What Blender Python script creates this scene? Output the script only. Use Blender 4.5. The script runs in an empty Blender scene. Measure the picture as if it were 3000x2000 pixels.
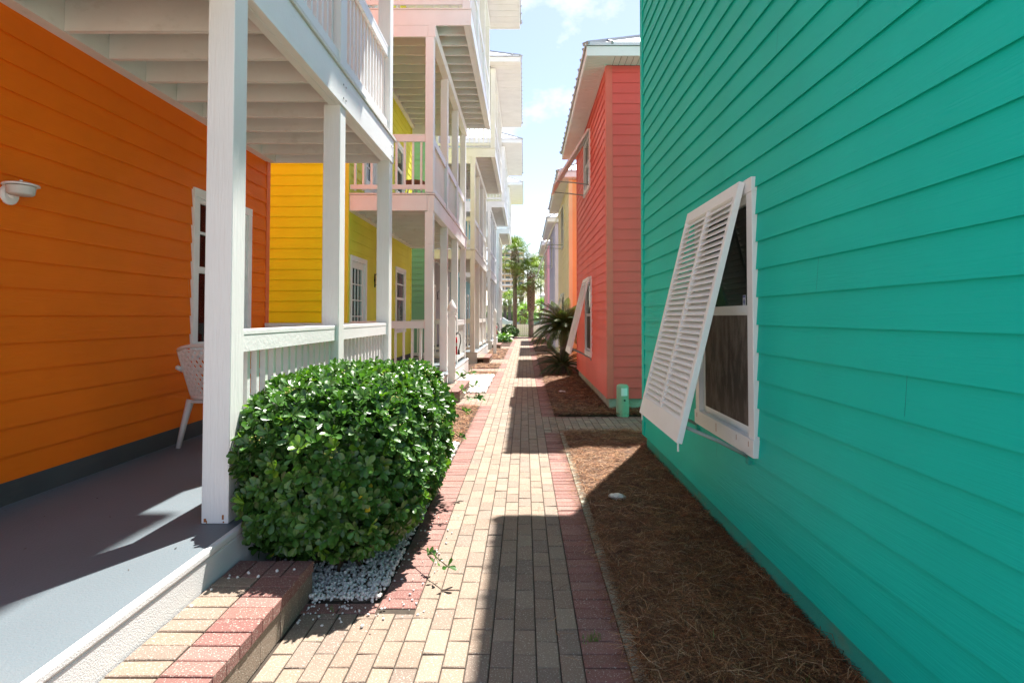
import bpy, bmesh, math, random
import numpy as np
from mathutils import Vector, Matrix, noise
random.seed(7); rng = np.random.default_rng(11)
R = math.radians
S = bpy.context.scene
COL = S.collection

# ------------------------------------------------------------------ camera
W_PX = 3000.0; F_PX = 1667.0
cd = bpy.data.cameras.new('camera'); cam = bpy.data.objects.new('camera', cd); COL.objects.link(cam)
cam.location = (0, 0, 1.513)
PITCH = 1.5
cam.rotation_euler = (R(90 + PITCH), 0, 0)
cd.sensor_width = 36; cd.lens = 36 * F_PX / W_PX
cd.shift_x = -37 / W_PX
cd.shift_y = -(72 + F_PX * math.tan(R(PITCH))) / W_PX
cd.clip_end = 3000; cd.clip_start = .05
S.camera = cam

# ------------------------------------------------------------------ light
AZ = 25.2; EL = 64.7
sun_dir = Vector((math.sin(R(AZ)) * math.cos(R(EL)), math.cos(R(AZ)) * math.cos(R(EL)), math.sin(R(EL))))
w = bpy.data.worlds.new('World'); S.world = w; w.use_nodes = True
nt = w.node_tree; nt.nodes.clear()
out = nt.nodes.new('ShaderNodeOutputWorld'); bg = nt.nodes.new('ShaderNodeBackground')
sky = nt.nodes.new('ShaderNodeTexSky'); sky.sky_type = 'NISHITA'; sky.sun_disc = False
sky.sun_elevation = R(EL); sky.sun_rotation = R(AZ); sky.air_density = 1.0; sky.dust_density = .7; sky.ozone_density = 1.0
tc = nt.nodes.new('ShaderNodeTexCoord'); mp = nt.nodes.new('ShaderNodeMapping')
mp.inputs['Scale'].default_value = (1.0, 1.0, 1.5); mp.inputs['Location'].default_value = (.32, .1, .05)
nz = nt.nodes.new('ShaderNodeTexNoise'); nz.inputs['Scale'].default_value = 5.5; nz.inputs['Detail'].default_value = 9; nz.inputs['Roughness'].default_value = .58
cr = nt.nodes.new('ShaderNodeValToRGB'); cr.color_ramp.elements[0].position = .53; cr.color_ramp.elements[1].position = .68
cr.color_ramp.elements[0].color = (0, 0, 0, 1); cr.color_ramp.elements[1].color = (.8, .8, .8, 1)
mx = nt.nodes.new('ShaderNodeMixRGB'); mx.inputs['Color2'].default_value = (4.6, 4.7, 4.8, 1)
nt.links.new(tc.outputs['Generated'], mp.inputs['Vector']); nt.links.new(mp.outputs[0], nz.inputs['Vector'])
nt.links.new(nz.outputs['Fac'], cr.inputs['Fac']); nt.links.new(cr.outputs['Color'], mx.inputs['Fac'])
wt = nt.nodes.new('ShaderNodeMixRGB'); wt.blend_type = 'MULTIPLY'; wt.inputs['Fac'].default_value = 1; wt.inputs['Color2'].default_value = (.93, .84, .84, 1)
nt.links.new(sky.outputs[0], wt.inputs['Color1']); nt.links.new(wt.outputs[0], mx.inputs['Color1']); nt.links.new(mx.outputs[0], bg.inputs['Color'])
bg.inputs['Strength'].default_value = .105
nt.links.new(bg.outputs[0], out.inputs[0])
sl = bpy.data.lights.new('sun', 'SUN'); sl.energy = 5.0; sl.angle = R(.6); sl.color = (1, .955, .88)
so = bpy.data.objects.new('sun', sl); COL.objects.link(so); so.location = (5, 10, 30)
so.rotation_euler = sun_dir.to_track_quat('Z', 'Y').to_euler()
S.view_settings.view_transform = 'Standard'; S.view_settings.look = 'None'
S.view_settings.exposure = 1.56; S.view_settings.gamma = 1
S.render.engine = 'CYCLES'
S.cycles.max_bounces = 10; S.cycles.diffuse_bounces = 6; S.cycles.transparent_max_bounces = 12

# ------------------------------------------------------------------ materials
MATS = {}
def mat(name, col, rough=.6, var=.08, vscale=2.5, bump=0, bscale=(40, 40, 40), bdetail=3, tint=False, spec=.5,
        speck=None, stain=None, trans=0, metal=0):
    if name in MATS: return MATS[name]
    m = bpy.data.materials.new(name); m.use_nodes = True; MATS[name] = m
    t = m.node_tree; N = t.nodes; L = t.links; p = N['Principled BSDF']
    p.inputs['Roughness'].default_value = rough; p.inputs['Specular IOR Level'].default_value = spec; p.inputs['Metallic'].default_value = metal
    tc = N.new('ShaderNodeTexCoord'); base = None
    if tint:
        a = N.new('ShaderNodeAttribute'); a.attribute_name = 'tint'; base = a.outputs['Color']
    else:
        c = N.new('ShaderNodeRGB'); c.outputs[0].default_value = (*col, 1); base = c.outputs[0]
    if var:
        n = N.new('ShaderNodeTexNoise'); n.inputs['Scale'].default_value = vscale; n.inputs['Detail'].default_value = 5
        L.new(tc.outputs['Object'], n.inputs['Vector'])
        r = N.new('ShaderNodeMapRange'); r.inputs['From Min'].default_value = .25; r.inputs['From Max'].default_value = .75
        r.inputs['To Min'].default_value = 1 - var; r.inputs['To Max'].default_value = 1 + var
        L.new(n.outputs['Fac'], r.inputs['Value'])
        v = N.new('ShaderNodeVectorMath'); v.operation = 'SCALE'; L.new(base, v.inputs[0]); L.new(r.outputs[0], v.inputs['Scale'])
        base = v.outputs[0]
    if speck:   # (scale, threshold, colour, amount)
        n = N.new('ShaderNodeTexNoise'); n.inputs['Scale'].default_value = speck[0]; n.inputs['Detail'].default_value = 2
        L.new(tc.outputs['Object'], n.inputs['Vector'])
        r = N.new('ShaderNodeMapRange'); r.inputs['From Min'].default_value = speck[1]; r.inputs['From Max'].default_value = speck[1] + .06
        r.inputs['To Max'].default_value = speck[3]
        L.new(n.outputs['Fac'], r.inputs['Value'])
        x = N.new('ShaderNodeMixRGB'); x.inputs['Color2'].default_value = (*speck[2], 1)
        L.new(r.outputs[0], x.inputs['Fac']); L.new(base, x.inputs['Color1']); base = x.outputs[0]
    if stain:   # (scale vec, threshold, colour, amount)
        mpn = N.new('ShaderNodeMapping'); mpn.inputs['Scale'].default_value = stain[0]; L.new(tc.outputs['Object'], mpn.inputs['Vector'])
        n = N.new('ShaderNodeTexNoise'); n.inputs['Scale'].default_value = 1; n.inputs['Detail'].default_value = 7; n.inputs['Roughness'].default_value = .65
        L.new(mpn.outputs[0], n.inputs['Vector'])
        r = N.new('ShaderNodeMapRange'); r.inputs['From Min'].default_value = stain[1]; r.inputs['From Max'].default_value = stain[1] + .16
        r.inputs['To Max'].default_value = stain[3]
        L.new(n.outputs['Fac'], r.inputs['Value'])
        x = N.new('ShaderNodeMixRGB'); x.inputs['Color2'].default_value = (*stain[2], 1)
        L.new(r.outputs[0], x.inputs['Fac']); L.new(base, x.inputs['Color1']); base = x.outputs[0]
    L.new(base, p.inputs['Base Color'])
    if bump:
        mpn = N.new('ShaderNodeMapping'); mpn.inputs['Scale'].default_value = bscale; L.new(tc.outputs['Object'], mpn.inputs['Vector'])
        n = N.new('ShaderNodeTexNoise'); n.inputs['Scale'].default_value = 1; n.inputs['Detail'].default_value = bdetail; n.inputs['Distortion'].default_value = .6
        L.new(mpn.outputs[0], n.inputs['Vector'])
        b = N.new('ShaderNodeBump'); b.inputs['Strength'].default_value = min(1, bump); b.inputs['Distance'].default_value = .004 * max(1, bump)
        L.new(n.outputs['Fac'], b.inputs['Height']); L.new(b.outputs[0], p.inputs['Normal'])
    if trans:
        o = N['Material Output']; tr = N.new('ShaderNodeBsdfTranslucent'); ms = N.new('ShaderNodeMixShader'); ms.inputs[0].default_value = trans
        v = N.new('ShaderNodeMixRGB'); v.blend_type = 'MULTIPLY'; v.inputs['Fac'].default_value = 1; v.inputs['Color2'].default_value = (1.7, 1.9, .7, 1)
        L.new(base, v.inputs['Color1']); L.new(v.outputs[0], tr.inputs['Color'])
        L.new(p.outputs[0], ms.inputs[1]); L.new(tr.outputs[0], ms.inputs[2]); L.new(ms.outputs[0], o.inputs['Surface'])
    return m

def siding_mat(name, col, stain=None, var=.07):
    return mat(name, col, rough=.5, var=var, vscale=1.4, bump=.45, bscale=(4, 4, 110), bdetail=4, stain=stain, spec=.14)
def glass_mat():
    m = bpy.data.materials.new('window_glass'); m.use_nodes = True; t = m.node_tree; N = t.nodes; L = t.links
    for n in list(N):
        if n.type != 'OUTPUT_MATERIAL': N.remove(n)
    o = [n for n in N if n.type == 'OUTPUT_MATERIAL'][0]
    g = N.new('ShaderNodeBsdfGlossy'); g.inputs['Roughness'].default_value = .02; g.inputs['Color'].default_value = (.9, .95, .95, 1)
    tr = N.new('ShaderNodeBsdfTransparent'); tr.inputs['Color'].default_value = (.72, .78, .76, 1)
    f = N.new('ShaderNodeFresnel'); f.inputs['IOR'].default_value = 1.32
    ms = N.new('ShaderNodeMixShader'); L.new(f.outputs[0], ms.inputs[0]); L.new(tr.outputs[0], ms.inputs[1]); L.new(g.outputs[0], ms.inputs[2])
    L.new(ms.outputs[0], o.inputs['Surface']); return m
GLASS = glass_mat()
white = mat('white_paint', (.82, .83, .82), rough=.42, var=.04, bump=.5, bscale=(30, 30, 30), stain=((3, 3, 9), .66, (.52, .5, .44), .35))
white_v = mat('white_post_paint', (.81, .82, .80), rough=.42, var=.04, bump=.9, bscale=(60, 60, 5), bdetail=4, stain=((14, 14, 1.5), .7, (.5, .47, .42), .5))
cream = mat('cream_paint', (.81, .80, .76), rough=.45, var=.05, bump=.3, stain=((3, 3, 9), .64, (.55, .5, .42), .35))
joistp = mat('ceiling_paint', (.74, .73, .69), rough=.55, var=.06, bump=.4, bscale=(25, 25, 25), stain=((4, 4, 6), .58, (.5, .47, .4), .45))
soffp = mat('soffit_paint', (.74, .72, .68), rough=.5, var=.06, stain=((3, 3, 3), .6, (.5, .42, .34), .5))
coolp = mat('cool_white_trim_paint', (.79, .82, .81), rough=.45, var=.05, bump=.3, stain=((3, 3, 9), .62, (.55, .45, .4), .35))  # white trim with a green cast set against pink bounce light
deckp = mat('grey_deck_paint', (.118, .148, .168), rough=.5, var=.09, vscale=1.1, bump=.5, bscale=(90, 90, 90), stain=((1.6, 1.2, 2), .52, (.135, .15, .16), .5), speck=(9, .72, (.1, .1, .11), .35))
stucco = mat('white_stucco', (.66, .665, .66), rough=.75, var=.06, bump=.6, bscale=(150, 150, 150), stain=((3, 3, 7), .62, (.45, .43, .38), .35))
concr = mat('raw_concrete', (.42, .44, .36), rough=.9, var=.15, bump=1, bscale=(60, 60, 60), stain=((5, 5, 5), .5, (.22, .25, .15), .6))
tealf = mat('teal_painted_masonry', (.03, .42, .33), rough=.8, var=.1, bump=1, bscale=(140, 140, 140), stain=((5, 5, 9), .5, (.16, .24, .16), .5))
teal = siding_mat('teal_siding', (.006, .55, .44), stain=((1.2, 1.2, 2.5), .6, (.03, .58, .45), .4), var=.06)
orange = siding_mat('orange_siding', (.90, .178, .006), stain=((1.2, 1.2, 2.5), .62, (.82, .145, .006), .4))
orange_t = mat('orange_trim', (.78, .16, .03), rough=.5, bump=.2)
coral = siding_mat('coral_siding', (.80, .165, .125), stain=((1.2, 1.2, 2), .6, (.74, .17, .14), .4))
lime = siding_mat('lime_yellow_siding', (.74, .73, .07))
lime_end = siding_mat('lime_end_siding', (.74, .84, .02))  # lime paint on the end wall, colour shifted against orange bounce light
seag = siding_mat('sea_green_siding', (.19, .38, .32))
greyl = siding_mat('grey_lilac_siding', (.42, .40, .44))
butter = siding_mat('butter_siding', (.88, .77, .48))
peach = siding_mat('butter_bounce_siding', (.88, .58, .25))  # butter paint with coral bounce light mixed into the colour
lav = siding_mat('lavender_siding', (.52, .50, .66))
pink = siding_mat('pink_siding', (.80, .42, .44))
paley = siding_mat('pale_yellow_siding', (.80, .74, .42))
aqua = siding_mat('aqua_siding', (.25, .5, .55))
capm = mat('grey_roof_cap', (.33, .34, .35), rough=.45, var=.15)
metalr = mat('galvanised_roof', (.68, .69, .70), rough=.4, var=.1, metal=.25)
dark = mat('dark_interior', (.03, .028, .024), rough=.9)
warmdark = mat('brown_screen', (.06, .042, .03), rough=.8, var=.3, vscale=3, stain=((7, 7, 2.5), .45, (.19, .15, .12), .8))
blind = mat('window_blind', (.85, .74, .74), rough=.6)
curtain = mat('pale_curtain', (.62, .60, .56), rough=.8, var=.1)
black = mat('black_metal', (.02, .018, .016), rough=.45)
steel = mat('brushed_steel', (.45, .46, .46), rough=.35, metal=.8)
tubem = mat('painted_tube', (.30, .36, .33), rough=.45, var=.15, vscale=8)
plastic = mat('cream_plastic', (.75, .70, .66), rough=.4)
red = mat('extinguisher_red', (.6, .02, .03), rough=.3)
rust = mat('rust', (.35, .12, .03), rough=.9)
brickm = mat('paver_brick', (1, 1, 1), rough=.85, var=.07, vscale=5, tint=True, bump=.8, bscale=(170, 170, 170), bdetail=2, speck=(150, .60, (.52, .47, .40), .7), stain=((2.2, 2.2, 2.2), .56, (.11, .09, .07), .4))
jointm = mat('joint_sand', (.05, .038, .028), rough=1, var=.3, vscale=30)
mulchm = mat('pine_straw_bed', (.05, .024, .013), rough=1, var=.4, vscale=9, bump=1, bscale=(70, 70, 70))
needlem = mat('pine_needles', (1, 1, 1), rough=.65, var=0, tint=True, spec=.4)
rockm = mat('white_marble_chips', (.72, .70, .66), rough=.7, var=.12, vscale=14, bump=.6)
gravelb = mat('gravel_bed', (.22, .18, .14), rough=1, var=.35, vscale=35, bump=1, bscale=(50, 50, 50))
sandm = mat('sandy_soil', (.38, .33, .26), rough=1, var=.2, vscale=4)
grassm = mat('lawn_green', (.16, .26, .03), rough=1, var=.3, vscale=.8)
leafm = mat('glossy_leaf', (1, 1, 1), rough=.34, var=0, tint=True, trans=.2, spec=.55)
palmm = mat('palm_leaf', (1, 1, 1), rough=.45, var=0, tint=True, trans=.25)
trunkm = mat('palm_trunk', (.15, .12, .10), rough=.95, var=.3, vscale=7, bump=1, bscale=(20, 20, 60))
twigm = mat('twig_bark', (.10, .075, .045), rough=.9)
berrym = mat('green_yellow_berries', (.42, .42, .10), rough=.5)
asph = mat('asphalt', (.12, .12, .125), rough=.95, var=.1)

# ------------------------------------------------------------------ mesh helpers
WLOC = {}
class MB:
    def __init__(s): s.v = []; s.f = []; s.c = []
    def quad(s, a, b, c, d, col=None):
        n = len(s.v); s.v += [tuple(a), tuple(b), tuple(c), tuple(d)]; s.f.append((n, n + 1, n + 2, n + 3)); s.c.append(col)
    def tri(s, a, b, c, col=None):
        n = len(s.v); s.v += [tuple(a), tuple(b), tuple(c)]; s.f.append((n, n + 1, n + 2)); s.c.append(col)
    def hexa(s, p, col=None):     # 8 points: bottom 0-3 ccw from above, top 4-7
        n = len(s.v); s.v += [tuple(q) for q in p]
        for f in ((3, 2, 1, 0), (4, 5, 6, 7), (0, 1, 5, 4), (1, 2, 6, 5), (2, 3, 7, 6), (3, 0, 4, 7)):
            s.f.append(tuple(n + i for i in f)); s.c.append(col)
    def box(s, x0, x1, y0, y1, z0, z1, col=None):
        if x0 > x1: x0, x1 = x1, x0
        if y0 > y1: y0, y1 = y1, y0
        s.hexa([(x0, y0, z0), (x1, y0, z0), (x1, y1, z0), (x0, y1, z0), (x0, y0, z1), (x1, y0, z1), (x1, y1, z1), (x0, y1, z1)], col)
    def beam(s, a, b, w, h=None, up=(0, 0, 1), col=None):
        a = Vector(a); b = Vector(b); h = h or w; d = (b - a).normalized(); u = Vector(up)
        if abs(d.dot(u)) > .98: u = Vector((1, 0, 0))
        r = d.cross(u).normalized() * w / 2; u = r.cross(d).normalized() * h / 2
        s.hexa([a - r - u, a + r - u, b + r - u, b - r - u, a - r + u, a + r + u, b + r + u, b - r + u], col)
    def tube(s, pts, rad, n=8, col=None, cap=True):
        pts = [Vector(p) for p in pts]; rads = rad if hasattr(rad, '__len__') else [rad] * len(pts)
        base = len(s.v); prev = None
        for i, p in enumerate(pts):
            d = (pts[min(i + 1, len(pts) - 1)] - pts[max(i - 1, 0)]).normalized()
            u = Vector((0, 0, 1)) if abs(d.z) < .9 else Vector((1, 0, 0))
            if prev is not None: u = prev
            r = d.cross(u).normalized(); u = r.cross(d).normalized(); prev = u
            for k in range(n):
                a = 2 * math.pi * k / n; s.v.append(tuple(p + (r * math.cos(a) + u * math.sin(a)) * rads[i]))
        for i in range(len(pts) - 1):
            for k in range(n):
                a = base + i * n + k; b = base + i * n + (k + 1) % n
                s.f.append((a, b, b + n, a + n)); s.c.append(col)
        if cap:
            s.f.append(tuple(base + k for k in range(n))[::-1]); s.c.append(col)
            e = base + (len(pts) - 1) * n; s.f.append(tuple(e + k for k in range(n))); s.c.append(col)
    def lathe(s, c, prof, n=20, axis='z', col=None):   # prof: (r, h)
        base = len(s.v)
        for r, h in prof:
            for k in range(n):
                a = 2 * math.pi * k / n
                if axis == 'z': s.v.append((c[0] + r * math.cos(a), c[1] + r * math.sin(a), c[2] + h))
                elif axis == 'x': s.v.append((c[0] + h, c[1] + r * math.cos(a), c[2] + r * math.sin(a)))
                else: s.v.append((c[0] + r * math.cos(a), c[1] + h, c[2] + r * math.sin(a)))
        for i in range(len(prof) - 1):
            for k in range(n):
                a = base + i * n + k; b = base + i * n + (k + 1) % n
                s.f.append((a, b, b + n, a + n)); s.c.append(col)

def obj(name, mb, m, parent=None, smooth=False, bevel=0, fix=True):
    off = np.array(WLOC.get(parent.name, (0, 0, 0)) if parent else (0, 0, 0))
    me = bpy.data.meshes.new(name)
    vs = (np.array(mb.v, dtype=float) - off)
    me.from_pydata(vs.tolist(), [], mb.f)
    me.materials.append(m)
    if any(c is not None for c in mb.c):
        at = me.color_attributes.new('tint', 'FLOAT_COLOR', 'CORNER'); data = []
        for f, c in zip(mb.f, mb.c):
            c = c or (.5, .5, .5); data += [c[0], c[1], c[2], 1] * len(f)
        at.data.foreach_set('color', data)
    if fix:
        bm = bmesh.new(); bm.from_mesh(me); bmesh.ops.recalc_face_normals(bm, faces=bm.faces); bm.to_mesh(me); bm.free()
    if smooth:
        me.polygons.foreach_set('use_smooth', [True] * len(me.polygons))
    o = bpy.data.objects.new(name, me); COL.objects.link(o)
    if parent: o.parent = parent; WLOC[o.name] = tuple(off)
    else: WLOC[o.name] = (0, 0, 0)
    if bevel:
        b = o.modifiers.new('bevel', 'BEVEL'); b.width = bevel; b.segments = 2; b.limit_method = 'ANGLE'
    return o
def npobj(name, V, F, m, tint=None, parent=None, smooth=False):   # F (n,k) array, tint (n,3) per face
    off = np.array(WLOC.get(parent.name, (0, 0, 0)) if parent else (0, 0, 0)); V = V - off
    me = bpy.data.meshes.new(name); k = F.shape[1]
    me.vertices.add(len(V)); me.vertices.foreach_set('co', V.astype(np.float32).ravel())
    me.loops.add(F.size); me.loops.foreach_set('vertex_index', F.astype(np.int32).ravel())
    me.polygons.add(len(F)); me.polygons.foreach_set('loop_start', np.arange(0, F.size, k, dtype=np.int32))
    me.update(calc_edges=True); me.materials.append(m)
    if tint is not None:
        at = me.color_attributes.new('tint', 'FLOAT_COLOR', 'CORNER')
        c = np.concatenate([np.repeat(tint, k, 0), np.ones((len(F) * k, 1))], 1)
        at.data.foreach_set('color', c.astype(np.float32).ravel())
    if smooth: me.polygons.foreach_set('use_smooth', [True] * len(F))
    me.validate()
    o = bpy.data.objects.new(name, me); COL.objects.link(o)
    if parent: o.parent = parent
    WLOC[o.name] = tuple(off) if parent else (0, 0, 0)
    return o
def boxes(name, bl, m, parent, bevel=0):
    for q in bl:
        b = MB(); b.box(*q); obj(name, b, m, parent, bevel=bevel)
def thing(name, label, cat, loc, group=None):
    o = bpy.data.objects.new(name, None); COL.objects.link(o); o.location = loc; o.empty_display_size = .2
    o['label'] = label; o['category'] = cat
    if group: o['group'] = group
    WLOC[o.name] = tuple(loc); return o
def tag(o, label=None, cat=None, group=None, kind=None):
    if label: o['label'] = label
    if cat: o['category'] = cat
    if group: o['group'] = group
    if kind: o['kind'] = kind
    return o
def struct(name, mb, m, **k): return tag(obj(name, mb, m, **k), kind='structure')

# a lap-sided wall. plane: axis 'x' -> x=c, runs along y; axis 'y' -> y=c, runs along x; s = facing sign
def siding(mb, axis, c, s, u0, u1, z0, z1, e, openings=(), t=.013, jointp=.0):
    def P(u, z, o):
        return (c + s * o, u, z) if axis == 'x' else (u, c + s * o, z)
    z = z0; row = 0
    while z < z1 - 1e-4:
        zt = min(z + e, z1); zz = sorted({z, zt, *[q for op in openings for q in (op[2], op[3]) if z < q < zt]})
        js = []
        if jointp and random.random() < jointp: js = [random.uniform(u0 + .3, u1 - .3)]
        for a, b in zip(zz, zz[1:]):
            mid = (a + b) / 2; iv = [(u0, u1)]
            for op in openings:
                if op[2] < mid < op[3]:
                    nv = []
                    for p, q in iv:
                        if op[0] > p: nv.append((p, min(q, op[0])))
                        if op[1] < q: nv.append((max(p, op[1]), q))
                    iv = [(p, q) for p, q in nv if q > p + 1e-4]
            for j in js:
                nv = []
                for p, q in iv:
                    if p < j < q: nv += [(p, j - .0007), (j + .0007, q)]
                    else: nv.append((p, q))
                iv = nv
            fo = lambda q: t * (1 - (q - z) / e) + .002
            for p, q in iv:
                mb.quad(P(p, a, fo(a)), P(q, a, fo(a)), P(q, b, fo(b)), P(p, b, fo(b)))
                if a == z:     # added lip and slot, shaped to hold a dark shade line per lap
                    f0 = fo(a); f1 = f0 - .0035; u = a + .011
                    mb.quad(P(p, a, f0), P(q, a, f0), P(q, a, f1), P(p, a, f1)); mb.quad(P(p, a, f1), P(q, a, f1), P(q, u, f1), P(p, u, f1)); mb.quad(P(p, u, f1), P(q, u, f1), P(q, u, -.006), P(p, u, -.006))
                if b == zt and zt < z1: mb.quad(P(p, b, fo(b)), P(q, b, fo(b)), P(q, b + .012, .001), P(p, b + .012, .001))
        z = zt; row += 1

def wbox(axis, c, s, u0, u1, z0, z1, o0, o1, mb):
    if axis == 'x': mb.box(c + s * o0, c + s * o1, u0, u1, z0, z1)
    else: mb.box(u0, u1, c + s * o0, c + s * o1, z0, z1)

def window(parent, axis, c, s, u0, u1, z0, z1, backing='screen', trim=white, near=False, tw=.085, muntin=False, name='window'):
    fr = MB()
    wbox(axis, c, s, u0, u0 + tw, z0 + tw, z1 - tw, -.03, .034, fr); wbox(axis, c, s, u1 - tw, u1, z0 + tw, z1 - tw, -.03, .034, fr)
    wbox(axis, c, s, u0, u1, z1 - tw, z1, -.03, .036, fr); wbox(axis, c, s, u0 - .004, u1 + .004, z0, z0 + tw + .02, -.03, .042, fr)
    win = obj(name, fr, trim, parent, bevel=.004 if near else 0)
    a, b = u0 + tw, u1 - tw; lo, hi = z0 + tw + .02, z1 - tw; mz = lo + (hi - lo) * .53; w_ = .045
    sa = MB()
    for (p, q, zz0, zz1, o) in ((a, b, lo, mz, .0), (a, b, mz - .03, hi, .012)):
        wbox(axis, c, s, p, p + w_, zz0, zz1, o - .03, o, sa); wbox(axis, c, s, q - w_, q, zz0, zz1, o - .03, o, sa)
        wbox(axis, c, s, p + w_, q - w_, zz0, zz0 + w_, o - .031, o - .001, sa); wbox(axis, c, s, p + w_, q - w_, zz1 - w_, zz1, o - .031, o - .001, sa)
    if muntin:
        for k in (.77,): wbox(axis, c, s, a + w_, b - w_, lo + (hi - lo) * k - .012, lo + (hi - lo) * k + .012, -.017, .012, sa)
    obj('sash', sa, trim, win)
    g = MB()
    wbox(axis, c, s, a + w_, b - w_, lo + w_, mz - w_, -.020, -.016, g); wbox(axis, c, s, a + w_, b - w_, mz + .012, hi - w_, -.010, -.006, g)
    obj('pane', g, GLASS, win)
    bk = MB(); wbox(axis, c, s, a, b, lo, hi, -.30, -.26, bk)
    for uu in (a - .01, b): wbox(axis, c, s, uu, uu + .01, lo, hi, -.30, -.035, bk)
    for z_ in (lo - .01, hi): wbox(axis, c, s, a, b, z_, z_ + .01, -.30, -.035, bk)
    obj('interior', bk, dark, win)
    if backing == 'screen':
        q = MB(); wbox(axis, c, s, a + w_, b - w_, lo + w_, mz - w_, -.004, -.0015, q); obj('insect_screen', q, warmdark, win)
        q = MB()
        n = 9
        for k in range(n):
            uu = a + (b - a) * k / n
            wbox(axis, c, s, uu, uu + (b - a) / n * .8, mz, hi, -.10 - .01 * (k % 2), -.095 - .01 * (k % 2), q)
        obj('curtain', q, curtain, win)
    if backing in ('blind', 'curtain'):
        q = MB(); zz = lo + .01
        while zz < hi:
            wbox(axis, c, s, a, b, zz, zz + .034, -.046, -.040, q); zz += .045
        obj('blind', q, blind if backing == 'blind' else curtain, win)
    return win

def bevel_light(o, w=.003):
    b = o.modifiers.new('bevel', 'BEVEL'); b.width = w; b.segments = 1; b.limit_method = 'ANGLE'; return o

# Bahama shutter hinged at top of a window in wall x=c facing -x
def shutter(parent, c, y0, y1, ztop, lean, drop, armz, th=.036, nslat=34, near=False):
    L_ = math.hypot(lean, drop); dx = -lean / L_; dz = -drop / L_   # along shutter, downwards
    nx, nz_ = dz, -dx                                              # outward normal (towards path & up)
    if nx > 0: nx, nz_ = -nx, -nz_
    xt = c - .035
    def P(u, v, w_): return (xt + dx * v + nx * w_, u, ztop + dz * v + nz_ * w_)
    def pb(mb, u0, u1, v0, v1, w0, w1):
        mb.hexa([P(u0, v1, w0), P(u1, v1, w0), P(u1, v0, w0), P(u0, v0, w0), P(u0, v1, w1), P(u1, v1, w1), P(u1, v0, w1), P(u0, v0, w1)])
    fr = MB(); st = .05; mid = (y0 + y1) / 2
    pb(fr, y0, y0 + st, 0, L_, 0, th); pb(fr, y1 - st, y1, 0, L_, 0, th)
    pb(fr, y0 + st, y1 - st, 0, .085, .001, th - .001); pb(fr, y0 + st, y1 - st, L_ - .13, L_, .001, th - .001)
    pb(fr, mid - .022, mid + .022, .085, L_ - .13, .001, th - .001)
    sh = obj('shutter', fr, white, parent, bevel=.003 if near else 0)
    sl_ = MB(); v = .10; n = nslat; dv = (L_ - .085 - .13) / n
    for k in range(n):
        v = .085 + dv * (k + .5)
        for (a, b) in ((y0 + st, mid - .022), (mid + .022, y1 - st)):
            # slat tilts so that its outer edge is low
            q0 = (v - dv * .42, .004); q1 = (v + dv * .62, th - .003); t_ = .006
            sl_.hexa([P(a, q0[0], q0[1]), P(b, q0[0], q0[1]), P(b, q1[0], q1[1]), P(a, q1[0], q1[1]),
                      P(a, q0[0] - t_, q0[1] + t_ * .3), P(b, q0[0] - t_, q0[1] + t_ * .3), P(b, q1[0] - t_, q1[1]), P(a, q1[0] - t_, q1[1])])
    obj('louvre', sl_, white, sh)
    for y_ in (y0 + .03, y1 - .05):
        a = MB(); e = P(y_, L_ - .10, -.005); a.tube([(c - .015, y_, armz), tuple((Vector((c - .015, y_, armz)) + Vector(e)) / 2 + Vector((0, 0, .008))), e], .011 if near else .012, 8)
        arm = obj('stay_arm', a, tubem, sh, smooth=True)
        b = MB(); b.box(c - .03, c + .0, y_ - .02, y_ + .02, armz - .04, armz + .02); obj('bracket', b, tealf if near else tubem, sh)
    if near:
        for y_ in (y0 + .02, y1 - .03):
            h_ = MB(); h_.tube([P(y_, L_, .02), (P(y_, L_, .02)[0], y_, P(y_, L_, .02)[2] - .05)], .006, 6)
            obj('hook', h_, cream, sh)
    return sh

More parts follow.
